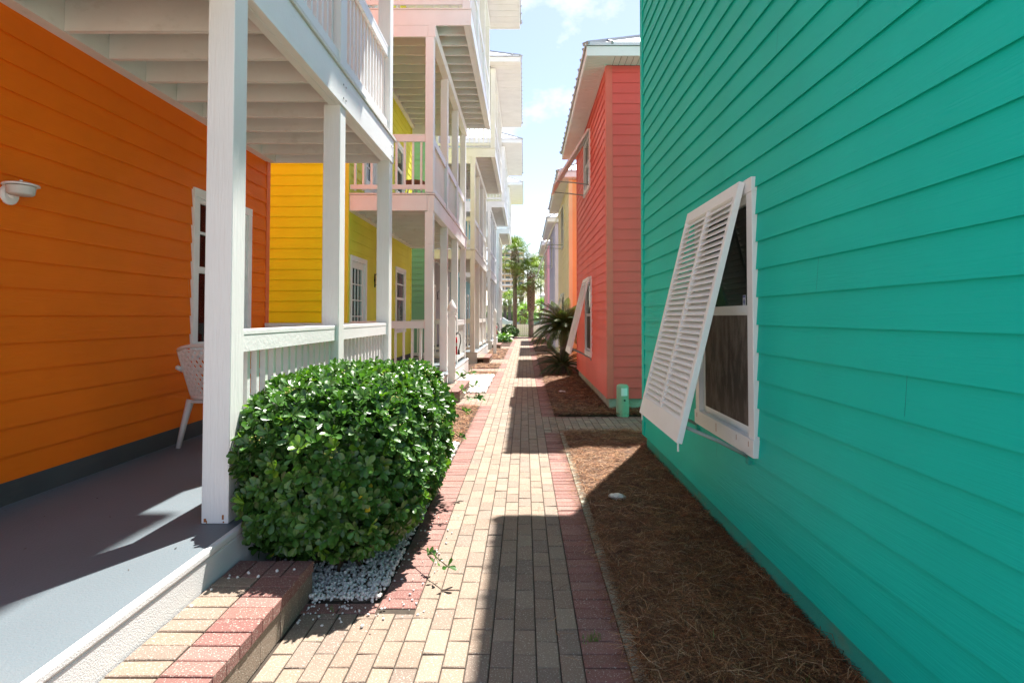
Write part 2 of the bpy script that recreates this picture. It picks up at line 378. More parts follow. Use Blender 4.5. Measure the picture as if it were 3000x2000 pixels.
def hip_roof(parent, x0, x1, y0, y1, z, slope, fas=.18, ridge_teeth=True, soffit_x=None, wall_x=None, wy0=None, wy1=None, plank=.1, side=-1):
    # x0..x1,y0..y1 eave rectangle, z soffit height
    zt = z + fas; hw = min(x1 - x0, y1 - y0) / 2; h = hw * slope
    if (x1 - x0) > (y1 - y0): r0 = (x0 + hw, (y0 + y1) / 2, zt + h); r1 = (x1 - hw, (y0 + y1) / 2, zt + h)
    else: r0 = ((x0 + x1) / 2, y0 + hw, zt + h); r1 = ((x0 + x1) / 2, y1 - hw, zt + h)
    o = .025; a = (x0 - o, y0 - o, zt); b = (x1 + o, y0 - o, zt); c_ = (x1 + o, y1 + o, zt); d = (x0 - o, y1 + o, zt)
    rf = MB()
    if (x1 - x0) > (y1 - y0): rf.quad(a, b, r1, r0); rf.quad(c_, d, r0, r1); rf.tri(d, a, r0); rf.tri(b, c_, r1)
    else: rf.quad(b, c_, r1, r0); rf.quad(d, a, r0, r1); rf.tri(a, b, r0); rf.tri(c_, d, r1)
    rf.quad(a, d, c_, b)
    # drip edge
    for p, q in ((a, b), (b, c_), (c_, d), (d, a)):
        rf.beam(p, q, .012, .05)
    # hip caps
    rr = {0: r0, 1: r1}
    ends = ((a, r0), (d, r0), (b, r1), (c_, r1)) if (x1 - x0) > (y1 - y0) else ((a, r0), (b, r0), (c_, r1), (d, r1))
    roof = obj('roof', rf, metalr, parent)
    for p, q in ends: hc = MB(); hc.beam(p, q, .11, .05); obj('hip_cap', hc, capm, roof)
    hc = MB(); hc.beam(r0, r1, .12, .05); obj('hip_cap', hc, capm, roof)
    rib = MB(); k = y0 + .2
    while k < y1:   # ribs on long path side, seen as teeth at the eave
        xs = x0 if side < 0 else x1; sg = 1 if side < 0 else -1
        run = min(k - y0, y1 - k, hw if (x1 - x0) > (y1 - y0) else (x1 - x0) / 2)
        if run > .06: rib.beam((xs - sg * .045, k, zt + .012 - slope * .02), (xs + sg * run, k, zt + slope * run + .012), .028, .045)
        k += .38
    obj('roof_rib', rib, capm, roof); rib = MB()
    k = x0 + .4
    while k < x1:
        run = min(k - x0, x1 - k, hw)
        if run > .06:
            rib.beam((k, y0 - .045, zt + .01), (k, y0 + run, zt + slope * run + .012), .035, .05)
        k += .8
    obj('roof_rib', rib, capm, roof)
    f = MB()
    f.box(x0, x1, y0, y0 + .025, z, zt - .026); f.box(x0, x1, y1 - .025, y1, z, zt - .026)
    f.box(x0, x0 + .025, y0 + .025, y1 - .025, z, zt - .026); f.box(x1 - .025, x1, y0 + .025, y1 - .025, z, zt - .026)
    obj('fascia', f, white, roof)
    sf = MB(); ex0, ex1, ey0, ey1 = x0 + .025, x1 - .025, y0 + .025, y1 - .025; g = .009
    gp = MB(); gp.box(ex0, ex1, ey0, ey1, z + .03, z + .034); obj('gap_shade_sheet', gp, dark, roof)  # near-black sheet above the soffit planks, stands in for shade in the gaps
    if side < 0:
        k = ey0
        while k < ey1: sf.box(ex0, wall_x - .0, k, min(k + plank - g, ey1), z + .008, z + .02); k += plank
        k = wall_x
        while k < ex1:
            sf.box(k, min(k + plank - g, ex1), ey0, wy0, z + .008, z + .02); sf.box(k, min(k + plank - g, ex1), wy1, ey1, z + .008, z + .02); k += plank
        sf.box(wall_x - .006, wall_x - .045, wy0 - .04, wy1 + .04, z - .012, z + .007)
    else:
        k = ey0
        while k < ey1: sf.box(wall_x, ex1, k, min(k + plank - g, ey1), z + .008, z + .02); k += plank
        k = ex0
        while k < wall_x:
            sf.box(k, min(k + plank - g, wall_x), ey0, wy0, z + .008, z + .02); sf.box(k, min(k + plank - g, wall_x), wy1, ey1, z + .008, z + .02); k += plank
    obj('soffit', sf, soffp, roof)
    return roof

# ------------------------------------------------------------------ RIGHT HOUSES
XR = 1.345
def right_house(label, y0, m, mend, uz=3.90, lower=True, upper=True, fmat=concr, trimmat=None, near=False, e=.159, group='painted cottages along the right of the path'):
    y1 = y0 + 5.23; xe = 8.6; zb = .195; zt = 5.63; trimmat = trimmat or m
    h = thing('cottage', label, 'house', (XR, y0, 0), group)
    wy = y0 + 2.06
    ops = []
    if lower: ops.append((wy + .03, wy + 1.08, .74, 2.29))
    if upper: ops.append((wy + .23, wy + 1.28, uz + .03, 5.32))
    mb = MB(); siding(mb, 'x', XR, -1, y0 + .09, y1 - .09, zb, zt, e, ops, jointp=.3 if near else .3)
    obj('side_wall', mb, m, h, fix=False)
    mb = MB(); siding(mb, 'y', y0, -1, XR + .09, xe, zb, zt, e * 1.08, jointp=.2); obj('end_wall', mb, mend, h, fix=False)
    mb = MB(); siding(mb, 'y', y1, 1, XR + .09, xe, zb, zt, e * 1.08); siding(mb, 'x', xe, 1, y0, y1, zb, zt, e); obj('back_wall', mb, m, h, fix=False)
    boxes('corner_board', [(XR - .020, XR + .09, y0 - .020, y0 + .09, zb - .003, zt), (XR - .020, XR + .09, y1 - .09, y1 + .020, zb - .003, zt)], trimmat, h, bevel=.004)
    mb = MB(); mb.box(XR + .025, xe - .02, y0 + .025, y1 - .025, -.1, zb + .01); obj('foundation', mb, fmat, h)
    mb = MB(); mb.box(XR + .32, xe - .02, y0 + .03, y1 - .03, zb + .01, zt - .01); obj('inner_core', mb, dark, h)
    if lower:
        wn = window(h, 'x', XR, -1, wy, wy + 1.11, .705, 2.325, near=near)
        shutter(wn, XR, wy + .09, wy + 1.11 + .06, 2.31, .385, 1.545, .685, near=near)
    if upper:
        wn = window(h, 'x', XR, -1, wy + .2, wy + 1.31, uz, 5.35, backing='curtain')
        shutter(wn, XR, wy + .2, wy + 1.31, 5.33, (.70 if uz > 4 else .62), (1.14 if uz > 4 else 1.45), uz + .05, nslat=24)
    hip_roof(h, XR - .365, xe + .365, y0 - .365, y1 + .365, zt, .6, wall_x=XR, wy0=y0, wy1=y1)
    return h
right_house('teal lap sided cottage filling the right foreground with one propped white louvred shutter', 1.21, teal, teal, upper=False, fmat=tealf, near=True)
right_house('coral red lap sided cottage just past the teal one, green utility pedestal at its corner', 9.24, coral, siding_mat('coral_end_siding', (.88, .125, .11)), uz=4.15, trimmat=coral)  # end-wall coral made redder against green bounce light from the teal wall
right_house('butter yellow cottage behind the coral red one on the right, peach end wall with coral bounce light in its colour', 17.02, butter, peach, e=.185)
right_house('lavender cottage between the butter yellow and the pink cottages on the right', 24.9, lav, lav, e=.185)
right_house('pink cottage, farthest on the right side near the two tall palms', 32.9, pink, pink, e=.185)

# ------------------------------------------------------------------ LEFT HOUSES
XL = -3.15; XD = -1.545; DZ = .376
def railing(parent, axis, c, u0, u1, zf, top=1.062, m=white, sp=.118, near=False):
    tr = MB(); w2 = .045
    def B(mb, a, b, z0, z1, o0, o1):
        if axis == 'x': mb.box(c + o0, c + o1, a, b, z0, z1)
        else: mb.box(a, b, c + o0, c + o1, z0, z1)
    B(tr, u0, u1, zf + top - .032, zf + top, -.055, .055)
    r = obj('railing', tr, m, parent, bevel=.004 if near else 0)
    t2 = MB(); so_ = 1 if axis == 'x' else -1; B(t2, u0, u1, zf + top - .13, zf + top - .033, *sorted((so_ * .0195, so_ * .053))); obj('rail_board', t2, m, r)
    t2 = MB(); B(t2, u0, u1, zf + .075, zf + .155, *sorted((so_ * .0195, so_ * .053))); obj('bottom_rail', t2, m, r)
    bl = MB(); n = max(1, int(round((u1 - u0) / sp))); d = (u1 - u0) / n
    for k in range(n):
        u = u0 + d * (k + .5); B(bl, u - .018, u + .018, zf + .06, zf + top - .045,  -.018, .018)
    obj('baluster', bl, m, r)
    return r
def door(parent, y0, y1, z0, z1, trim):
    d = MB(); t = .09
    if random.random() < 0: pass
    d.box(XL - .05, XL + .034, y0, y0 + t, z0, z1); d.box(XL - .05, XL + .034, y1 - t, y1, z0, z1); d.box(XL - .05, XL + .036, y0 + t, y1 - t, z1 - t, z1)
    D = obj('door', d, trim, parent)
    p = MB(); a, b = y0 + t, y1 - t
    p.box(XL - .05, XL - .012, a, a + .11, z0, z1 - t); p.box(XL - .05, XL - .012, b - .11, b, z0, z1 - t)
    p.box(XL - .05, XL - .013, a + .11, b - .11, z0, z0 + .55); p.box(XL - .05, XL - .013, a + .11, b - .11, z1 - t - .12, z1 - t)
    for k in range(1, 5):
        z = z0 + .55 + (z1 - t - .12 - z0 - .55) * k / 5; p.box(XL - .035, XL - .014, a + .11, b - .11, z - .01, z + .01)
    m_ = (a + b) / 2
    for k in (-.1, .1): p.box(XL - .034, XL - .0145, m_ + k - .01, m_ + k + .01, z0 + .55, z1 - t - .12)
    obj('door_leaf', p, trim, D)
    g = MB(); g.box(XL - .045, XL - .04, a + .11, b - .11, z0 + .55, z1 - t - .12); obj('pane', g, GLASS, D)
    g = MB(); g.box(XL - .3, XL - .29, a, b, z0, z1); g.box(XL - .3, XL - .05, a - .02, a - .01, z0, z1); g.box(XL - .3, XL - .05, b + .01, b + .02, z0, z1); obj('interior', g, curtain, D)
    k = MB(); k.lathe((XL - .012, a + .055, z0 + .95), [(.012, 0), (.012, .03), (.028, .04), (.03, .055), (.02, .07), (0, .072)], 14, 'x'); obj('handle', k, black, D, smooth=True)
    return D
def sconce(parent, y, z, style=0):
    b = MB(); b.lathe((XL + .012, y, z), [(0, 0), (.035, 0), (.035, .012), (.018, .022), (0, .022)], 16, 'x')
    b.box(XL + .015, XL + .03, y - .02, y + .02, z - .15, z + .13)
    b.tube([(XL + .03, y, z + .1), (XL + .08, y, z + .17), (XL + .14, y, z + .15), (XL + .15, y, z + .1)], .007, 6)
    b.tube([(XL + .03, y, z - .1), (XL + .10, y, z - .12), (XL + .15, y, z - .08)], .007, 6)
    s = obj('wall_lantern', b, black, parent)
    g = MB(); g.lathe((XL + .15, y, z), [(.02, -.09), (.045, -.05), (.055, .03), (.035, .08), (.01, .10)], 14); obj('lamp_glass', g, curtain, s, smooth=True)
    return s

def left_house(label, y0, side, end, trim=white, e=.171, e2=.187, near=False, decor=None, group='tall porched cottages along the left of the path', corner=None):
    y1 = y0 + 5.64; xe = -10.0; PY = [y0 + 1.83 * k for k in range(4)]
    h = thing('porch_house', label, 'house', (XL, y0, 0), group)
    # walls
    dops = decor or {}
    ops = []
    if dops.get('win'): a = y0 + dops['win']; ops.append((a + .03, a + 1.11, 1.16, 2.71))
    if dops.get('door'): a = y0 + dops['door']; ops.append((a + .03, a + 1.02, DZ, 2.60))
    for lev in (3.72, 7.06):
        ops += [(y0 + 1.0, y0 + 1.9, lev, lev + 2.1), (y0 + 3.6, y0 + 4.6, lev + .8, lev + 2.1)]
    wl = MB()
    siding(wl, 'x', XL, 1, y0 + .07, y1 - .09, .497, 3.40, e, ops, jointp=.22)
    siding(wl, 'x', XL, 1, y0 + .07, y1 - .09, 3.72, 6.75, e, ops); siding(wl, 'x', XL, 1, y0 + .07, y1 - .09, 7.06, 9.74, e, ops)
    obj('porch_wall', wl, side, h, fix=False)
    we = MB(); siding(we, 'y', y0 + .0, -1, xe, XL - .07, .3, 9.74, e2, jointp=.1); obj('end_wall', we, end, h, fix=False)
    we = MB(); siding(we, 'y', y1 - .02, 1, xe, XL - .07, .3, 9.74, e2); siding(we, 'x', xe, -1, y0, y1, .3, 9.74, e2 * 1.5); obj('far_wall', we, side if not near else orange, h, fix=False)
    boxes('corner_board', [(XL - .07, XL + .02, y0 - .02, y0 + .07, .3, 9.74), (XL - .07, XL + .02, y1 - .09, y1 + .0, .3, 9.74)], corner or side, h, bevel=.004)
    co = MB(); co.box(xe + .02, XL - .32, y0 + .02, y1 - .03, .2, 9.7); obj('inner_core', co, dark, h)
    # foundation & deck
    fo = MB(); fo.box(XL - .02, XD - .006, y0 + .008, y1 - .004, -.1, DZ - .045)
    obj('foundation', fo, stucco, h, bevel=.01 if near else 0); boxes('foundation', [(xe, XL - .02, y0 + .02, y1 - .03, -.1, .30)], stucco, h)
    dk = MB(); dk.box(XL - .005, XD, y0, y1, DZ - .045, DZ - .002); obj('deck_edge', dk, stucco, h, bevel=.012)
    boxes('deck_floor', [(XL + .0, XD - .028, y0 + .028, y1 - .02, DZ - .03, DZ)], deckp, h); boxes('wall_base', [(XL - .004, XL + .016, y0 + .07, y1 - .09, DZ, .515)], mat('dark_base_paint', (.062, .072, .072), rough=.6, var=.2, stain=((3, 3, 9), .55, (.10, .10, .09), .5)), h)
    # posts and beams
    for k, py in enumerate(PY):
        p = MB(); p.box(-1.78, -1.63, py, py + .15, DZ + .001, 3.39); obj('post', p, white_v if near else trim, h, bevel=.005)
        p = MB(); p.box(-1.78, -1.63, py, py + .15, 3.735, 6.54); obj('post', p, white_v if near else trim, h, bevel=.005)
        p = MB(); p.box(-1.12, -.975, py, py + .145, 7.065, 9.549); obj('post', p, trim, h)
    boxes('beam', [(-1.737, -1.6755, y0, y1, 3.39, 3.68), (-1.6745, -1.615, y0, y1, 3.392, 3.682)], white if near else trim, h, bevel=.003)
    if near:
        q = MB()
        for py in PY[1:]:
            for yy in (py + .03, py + .10):
                for zz in (3.46, 3.58): q.lathe((-1.615, yy, zz), [(.009, 0), (.009, .006), (0, .007)], 8, 'x')
        obj('bolt', q, steel, h)
    j = MB(); yy = y1 - .406
    while yy > y0 + .05: j.box(-3.05, -1.738, yy, yy + .038, 3.405, 3.655); yy -= .406
    obj('ceiling_joist', j, joistp, h); j = MB(); yy = y1 - .406
    while yy > y0 + .05: j.box(-3.05, -1.003, yy, yy + .038, 6.755, 6.995); yy -= .406
    obj('ceiling_joist', j, joistp, h)
    boxes('ledger', [(XL + .001, -3.052, y0 + .04, y1 - .04, 3.40, 3.69), (XL + .001, -3.052, y0 + .04, y1 - .04, 6.75, 7.03)], joistp, h)
    for ya, yb in ((y0 - .001, y0 + .037), (y1 - .037, y1 + .001)):
        boxes('rim_board', [(XL + .025, -1.74, ya, yb, 3.405, 3.685), (XL + .025, -1.0, ya, yb, 6.75, 7.028), (XL + .025, -1.74, ya + .002, yb - .002, 6.542, 6.748)], trim, h, bevel=.003)
    for xo, za, zb_ in ((-1.60, 3.69, 3.72), (-.95, 7.032, 7.06)):
        f2 = MB(); k = y0 - .01
        while k < y1 - .02: f2.box(XL + .02, xo, k, k + .132, za, zb_); k += .137
        obj('balcony_floor', f2, joistp, h)
    boxes('upper_beam', [(-1.735, -1.60, y0 - .004, y1 + .004, 6.54, 6.749), (-1.0, -.96, y0 - .003, y1 + .003, 6.748, 7.03), (-1.10, -1.003, y0 + .04, y1 - .04, 6.748, 6.78)], trim, h, bevel=.003)
    # railings
    for k in range(1, 3): railing(h, 'x', -1.705, PY[k] + .15, PY[k + 1], DZ, m=white if near else trim, near=near)
    railing(h, 'y', y1 - .08, XL + .03, -1.785, DZ, m=trim); 
    if not near: railing(h, 'y', y0 + .07, XL + .03, -1.785, DZ, m=trim, sp=.15)
    for k in range(3): railing(h, 'x', -1.705, PY[k] + .15, PY[k + 1], 3.72, m=trim)
    railing(h, 'y', y0 + .07, XL + .03, -1.785, 3.72, m=trim, sp=.15); railing(h, 'y', y1 - .08, XL + .03, -1.785, 3.72, m=trim)
    for k in range(3): railing(h, 'x', -1.05, PY[k] + .145, PY[k + 1], 7.06, m=trim)
    railing(h, 'y', y0 + .07, XL + .03, -1.125, 7.06, m=trim, sp=.15); railing(h, 'y', y1 - .08, XL + .03, -1.125, 7.06, m=trim)
    bb = MB(); bb.box(-1.125, -.965, y0 - .003, y1 - .003, 9.55, 9.69); obj('roof_beam', bb, trim, h)
    pc = MB(); pc.box(XL + .02, -1.13, y0, y1, 9.70, 9.74); obj('porch_ceiling', pc, soffp, h)
    # openings
    if dops.get('win'): a = y0 + dops['win']; window(h, 'x', XL, 1, a, a + 1.14, 1.12, 2.74, backing='blind' if near else 'curtain', trim=white if near else trim, near=near, muntin=True)
    if dops.get('door'): a = y0 + dops['door']; door(h, a, a + 1.05, DZ, 2.63, trim)
    for lev in (3.72, 7.06):
        door(h, y0 + .98, y0 + 1.92, lev, lev + 2.12, trim); window(h, 'x', XL, 1, y0 + 3.58, y0 + 4.62, lev + .78, lev + 2.12, backing='curtain', trim=trim)
    if dops.get('sconce'): sconce(h, y0 + dops['sconce'], 2.28)
    if not near: sconce(h, y0 + 2.25, 5.35)
    hip_roof(h, xe - .4, -.13, y0 - .38, y1 + .38, 9.75, .60, wall_x=-1.13, wy0=y0, wy1=y1, plank=.3, side=1)
    return h
H1 = left_house('orange lap sided house with white porch posts filling the left foreground', 1.33, orange, orange, near=True, decor=dict(win=4.02), corner=orange_t)
H2 = left_house('lime yellow house with open stacked balconies, next behind the orange one', 10.1, lime, lime_end, trim=coolp, e=.185, decor=dict(door=.1, win=3.7, sconce=1.78))
H3 = left_house('grey lilac house with a sea green end wall, third along the left row', 18.55, greyl, seag, trim=cream, e=.185, decor=dict(door=.4, win=3.7, sconce=1.9), corner=seag)
H4 = left_house('aqua walled house with white balconies, fourth along the left row', 27.1, aqua, paley, trim=white, e=.185, decor=dict(door=.4, win=3.7))
H5 = left_house('farthest porched house of the left row, beside the tall palms', 35.7, paley, paley, trim=white, e=.185, decor=dict(door=.4, win=3.7))
boxes('rust_mark', [(-1.765, -1.752, 3.159, 3.1600, .385, .405), (-1.752, -1.747, 3.159, 3.16, .378, .395), (-1.665, -1.655, 3.159, 3.16, .40, .425), (-1.66, -1.653, 3.159, 3.16, .382, .39)], rust, H1)
# wall lamp of the orange house
b = MB(); b.lathe((XL + .012, 3.44, 2.255), [(0, 0), (.062, 0), (.062, .012), (.05, .022), (0, .024)], 24, 'x'); WL = obj('porch_lamp', b, white, H1, smooth=False)
b = MB(); b.tube([(XL + .03, 3.44, 2.25), (XL + .06, 3.43, 2.275), (XL + .09, 3.42, 2.30)], [.026, .022, .026], 12)
b.lathe((XL + .115, 3.41, 2.305), [(0, .032), (.008, .03), (.008, .02), (.05, .016), (.088, .004), (.092, -.005), (.084, -.006), (0, .002)], 28); obj('lamp_shade', b, white, WL)
b = MB(); b.lathe((XL + .115, 3.41, 2.297), [(.072, 0), (.066, -.045), (.058, -.052), (0, -.054)], 24); obj('lamp_glass', b, curtain, WL, smooth=True)

# ------------------------------------------------------------------ GROUND AND PATH
g = MB(); g.quad((-900, -60, -.05), (900, -60, -.05), (900, 1500, -.05), (-900, 1500, -.05)); struct('ground', g, sandm)
TAN = [(.235, .168, .124), (.252, .182, .133), (.215, .158, .12), (.255, .195, .146), (.205, .153, .12)]
RED = [(.235, .105, .085), (.25, .12, .10), (.21, .095, .08), (.245, .125, .105), (.19, .08, .068)]
def tintc(pal):
    c = random.choice(pal); k = random.uniform(.92, 1.07); return tuple(q * k for q in c)
def paver(mb, x0, x1, y0, y1, z, col, g_=.0030, ch=.004, depth=.02):
    x0 += g_; x1 -= g_; y0 += g_; y1 -= g_; dz = random.uniform(-.0028, .0016); z += dz
    t1 = random.uniform(-.002, .002); t2 = random.uniform(-.002, .002)
    O = [(x0, y0), (x1, y0), (x1, y1), (x0, y1)]; I = [(x0 + ch, y0 + ch), (x1 - ch, y0 + ch), (x1 - ch, y1 - ch), (x0 + ch, y1 - ch)]
    zz = [z + t1, z + t2, z - t1, z - t2]
    n = len(mb.v)
    mb.v += [(p[0], p[1], z - depth) for p in O] + [(p[0], p[1], q - ch * .8) for p, q in zip(O, zz)] + [(p[0], p[1], q) for p, q in zip(I, zz)]
    F = [(8, 9, 10, 11)] + [(4 + i, 4 + (i + 1) % 4, 8 + (i + 1) % 4, 8 + i) for i in range(4)] + [(i, (i + 1) % 4, 4 + (i + 1) % 4, 4 + i) for i in range(4)]
    for f in F: mb.f.append(tuple(n + i for i in f)); mb.c.append(col)
P = MB(); YEND = 44.0
CW = .1029; X0 = -.565; XI = .258; XO = .458
cross_r = [(7.46, 8.67), (23.3, 24.6)]
cross_l = [(9.75, 11.3), (18.5, 20.4), (27.1, 29.0), (35.7, 37.6), (15.75, 16.7)]
def incross(y, L): return any(a <= y < b for a, b in L)
for k in range(8):
    y = 1.3 + (.1 if k % 2 else 0)
    while y < YEND: paver(P, X0 + CW * k, X0 + CW * (k + 1), y, y + .2, 0, tintc(TAN)); y += .2
y = 1.3
while y < YEND:
    if not incross(y + .05, cross_r): paver(P, XI, XO, y, y + .1, 0, tintc(RED))
    if y > 2.95 and not incross(y + .05, cross_l): paver(P, X0 - .2, X0, y, y + .1, 0, tintc(RED))
    y += .1
for k in range(6):      # widened apron beside the step
    y = 1.3 + (.1 if k % 2 else 0)
    while y < 2.93:
        paver(P, X0 - CW * (k + 1) * .93, X0 - CW * k * .93, y, min(y + .2, 2.95), 0, tintc(TAN)); y += .2
x = X0 - .2
while x > -1.16: paver(P, x - .2, x, 2.952, 3.05, 0, tintc(RED)); x -= .2
# right cross walks
for (a, b) in cross_r:
    x = XI; k = 0
    while x < 6.0:
        if x > XO - .01: paver(P, x, x + .1, a, a + .1, 0, tintc(RED)); paver(P, x, x + .1, b - .1, b, 0, tintc(RED))
        yy = a + .1 if x > XO - .01 else a
        ye = b - .1 if x > XO - .01 else b
        n = max(1, int(round((ye - yy) / .2))); d = (ye - yy) / n
        for i in range(n): paver(P, x, x + .1, yy + d * i, yy + d * (i + 1), 0, tintc(TAN))
        x += .1; k += 1
for (a, b) in cross_l:
    x = X0
    while x > (XD + .05 if a < 14 or a > 17 else -1.5):
        n = max(1, int(round((b - a) / .2))); d = (b - a) / n
        for i in range(n):
            edge = (i == 0 or i == n - 1) and x < X0 - .21
            paver(P, x - .1, x, a + d * i, a + d * (i + 1), 0, tintc(RED if edge else TAN))
        x -= .1
obj_ = struct('brick_path', P, brickm)
jb = MB(); jb.box(-1.55, .458, 1.2, YEND, -.04, -.007); jb.box(.458, 6, 7.46, 8.67, -.04, -.007); jb.box(.458, 6, 23.3, 24.6, -.04, -.007); struct('path_base', jb, jointm)
# concrete edging on the right
ed = MB(); y = 1.3
while y < 7.4:
    w_ = .035 + .02 * noise.noise(Vector((y * 1.7, 0, 0))); w2 = .035 + .02 * noise.noise(Vector(((y + .15) * 1.7, 0, 0)))
    ed.hexa([(.461, y, -.04), (.461 + w_ + .02, y, -.04), (.461 + w2 + .02, y + .148, -.04), (.461, y + .148, -.04), (.461, y, .004), (.461 + w_ + .02, y, .010), (.461 + w2 + .02, y + .148, .008), (.461, y + .148, .004)]); y += .15
struct('path_edging', ed, concr)

# brick steps, one per left house
def brick_step(y0, y1, label, cut=None):
    t = thing('brick_step', label, 'step', (-1.34, y0, 0), 'brick steps in front of the left porches')
    z = .197; mb = MB()
    y = y1 - .2; 
    n = 4; d = .405 / 4
    for i in range(n):
        paver(mb, -1.545 + d * i, -1.545 + d * (i + 1), y, y + .2, z, tintc(RED), depth=.058)
    while y > y0 - .05:
        y -= .1
        paver(mb, -1.545, -1.343, y, y + .1, z, tintc(TAN), depth=.058); paver(mb, -1.343, -1.14, y, y + .1, z, tintc(RED), depth=.058)
    o = obj('cap_brick', mb, brickm, t)
    lo = MB(); yy = y1
    while yy > y0 + .01:
        a = max(y0 - .05, yy - .2); lo.box(-1.345, -1.150 + random.uniform(-.002, .002), a + .002, yy - .002, .0, z - .060, tintc(TAN)); yy -= .2
    lo.box(-1.54, -1.348, y1 - .1, y1 - .006, 0, z - .06, tintc(TAN))
    obj('riser_brick', lo, brickm, t)
    mt = MB(); mt.box(-1.54, -1.16, y0 - .03, y1 - .012, .0, z - .012); obj('mortar_fill', mt, jointm, t)
brick_step(1.0, 3.12, 'tan and red brick step at the foot of the orange house porch in the foreground')
brick_step(10.2, 11.9, 'brick step behind the clipped bush at the lime yellow house')
brick_step(18.6, 20.3, 'brick step beside the pine straw patch at the grey lilac house')
brick_step(27.15, 28.9, 'brick step at the aqua house behind the farther white finial post')
brick_step(35.75, 37.5, 'farthest brick step, beside the bright green fern at the row end')

# beds
def bed(name, x0, x1, y0, y1, z, m, amp=.012, step=.08, slope=0):
    mb = MB(); nx = max(2, int((x1 - x0) / step)); ny = max(2, int((y1 - y0) / step))
    for i in range(nx + 1):
        for j in range(ny + 1):
            u = i / nx; v = j / ny; x = x0 + (x1 - x0) * u; y = y0 + (y1 - y0) * v
            e = min(1, min(u, 1 - u) * (x1 - x0) / .12 + .0, min(v, 1 - v) * (y1 - y0) / .1)
            hgt = z + amp * noise.noise(Vector((x * 5, y * 5, z))) + amp * .6 * noise.noise(Vector((x * 17, y * 17, 2)))
            mb.v.append((x, y, -.012 + (hgt + .012) * (e if slope == 0 else (1 if u > .5 else e))))
    for i in range(nx):
        for j in range(ny):
            a = i * (ny + 1) + j; mb.f.append((a, a + ny + 1, a + ny + 2, a + 1)); mb.c.append(None)
    o = obj(name, mb, m, smooth=True); o['kind'] = 'structure'; return o
MUL = [(.46, 1.40, 1.2, 7.46, .03), (.46, 6.0, 8.67, 9.30, .03), (.46, 1.40, 9.26, 23.3, .03), (.46, 1.40, 24.6, 44, .03), (1.37, 6, 6.4, 7.46, .03), (1.36, 5, 14.45, 17.05, .03),
       (-1.56, -.765, 6.8, 9.75, .012), (-1.56, -.765, 14.75, 15.75, .012), (-1.56, -.765, 16.7, 18.5, .012), (-1.56, -.765, 20.4, 26.9, .012), (-1.56, -.765, 29.0, 35.6, .012), (-1.56, -.765, 37.6, 44, .012),
       (-5, -1.56, 6.98, 10.09, .0), (-5, -1.56, 15.8, 18.5, 0)]
for q in MUL: bed('mulch_bed', *q, mulchm, slope=1 if q[0] == .46 else 0)
GRV = [(-1.56, -.765, 3.05, 6.8, .0), (-1.56, -.765, 11.3, 14.75, .0)]
for q in GRV: bed('gravel_bed', *q, gravelb)

def needles(name, label, regions, length=.13, width=.0016):
    Vs = []; Fs = []; Ts = []; base = 0
    for (x0, x1, y0, y1, z, n, wd, ln) in regions:
        px = rng.uniform(x0, x1, n); py = rng.uniform(y0, y1, n); layer = rng.uniform(0, 1, n) ** 1.6
        clump = np.array([noise.noise(Vector((a * 7, b * 7, 3))) for a, b in zip(px, py)])
        pz = z + .006 + layer * .030 + clump * .014
        if x0 < .5 and x0 > 0: pz = z * np.clip((px - .44) / .14, .1, 1) + .004 + layer * .03 * np.clip((px - .42) / .12, .15, 1) + clump * .008
        L = rng.uniform(.55, 1.15, n) * ln; a = rng.uniform(0, 2 * np.pi, n) + clump * 3; bend = rng.uniform(-.7, .7, n); til = rng.normal(0, .16, n) + layer * .05
        # 3 stations
        d0 = np.stack([np.cos(a), np.sin(a), til], 1); d1 = np.stack([np.cos(a + bend), np.sin(a + bend), -til * .6 - .05], 1)
        p0 = np.stack([px, py, pz], 1); p1 = p0 + d0 * (L / 2)[:, None]; p2 = p1 + d1 * (L / 2)[:, None]
        for q in (p0, p1, p2): q[:, 2] = np.maximum(q[:, 2], .003)
        s0 = np.stack([-np.sin(a), np.cos(a), rng.uniform(-.5, .5, n)], 1) * wd
        s1 = np.stack([-np.sin(a + bend), np.cos(a + bend), rng.uniform(-.5, .5, n)], 1) * wd
        V = np.stack([p0 - s0, p0 + s0, p1 - s1, p1 + s1, p2 - s1 * .5, p2 + s1 * .5], 1).reshape(-1, 3)
        i = base + np.arange(n)[:, None] * 6
        F = np.concatenate([i + [0, 1, 3, 2], i + [2, 3, 5, 4]], 0)
        pal = np.array([(.26, .105, .035), (.15, .055, .018), (.42, .235, .11), (.06, .022, .009), (.52, .36, .22)])
        t = pal[rng.choice(5, n, p=[.28, .27, .15, .25, .05])] * rng.uniform(.8, 1.15, n)[:, None]
        t *= (1 + np.clip(clump, -.5, .5) * .5)[:, None]
        Vs.append(V); Fs.append(F); Ts.append(np.concatenate([t, t], 0)); base += len(V)
    o = npobj(name, np.concatenate(Vs), np.concatenate(Fs), needlem, np.concatenate(Ts))
    return tag(o, label, 'pine straw', kind='stuff')
needles('pine_straw', 'brown pine straw mulch strewn along the foot of the right hand cottages',
        [(.50, 1.36, 1.3, 4.2, .03, 62000, .0009, .13), (.50, 1.36, 4.2, 7.42, .03, 30000, .0012, .13), (1.36, 2.6, 6.5, 7.42, .03, 3500, .002, .14),
         (.49, 2.6, 8.69, 9.26, .03, 6000, .002, .13), (.49, 1.36, 9.26, 14.6, .03, 14000, .0028, .14), (.49, 1.36, 14.6, 23.2, .03, 7000, .004, .16), (.49, 1.36, 24.7, 40, .03, 4000, .006, .2), (.40, .50, 1.3, 14, -.01, 1100, .0012, .11), (1.22, 1.36, 1.3, 7.4, .05, 5000, .0011, .12), (-.2, .40, 1.3, 9, -.02, 60, .0012, .09)])
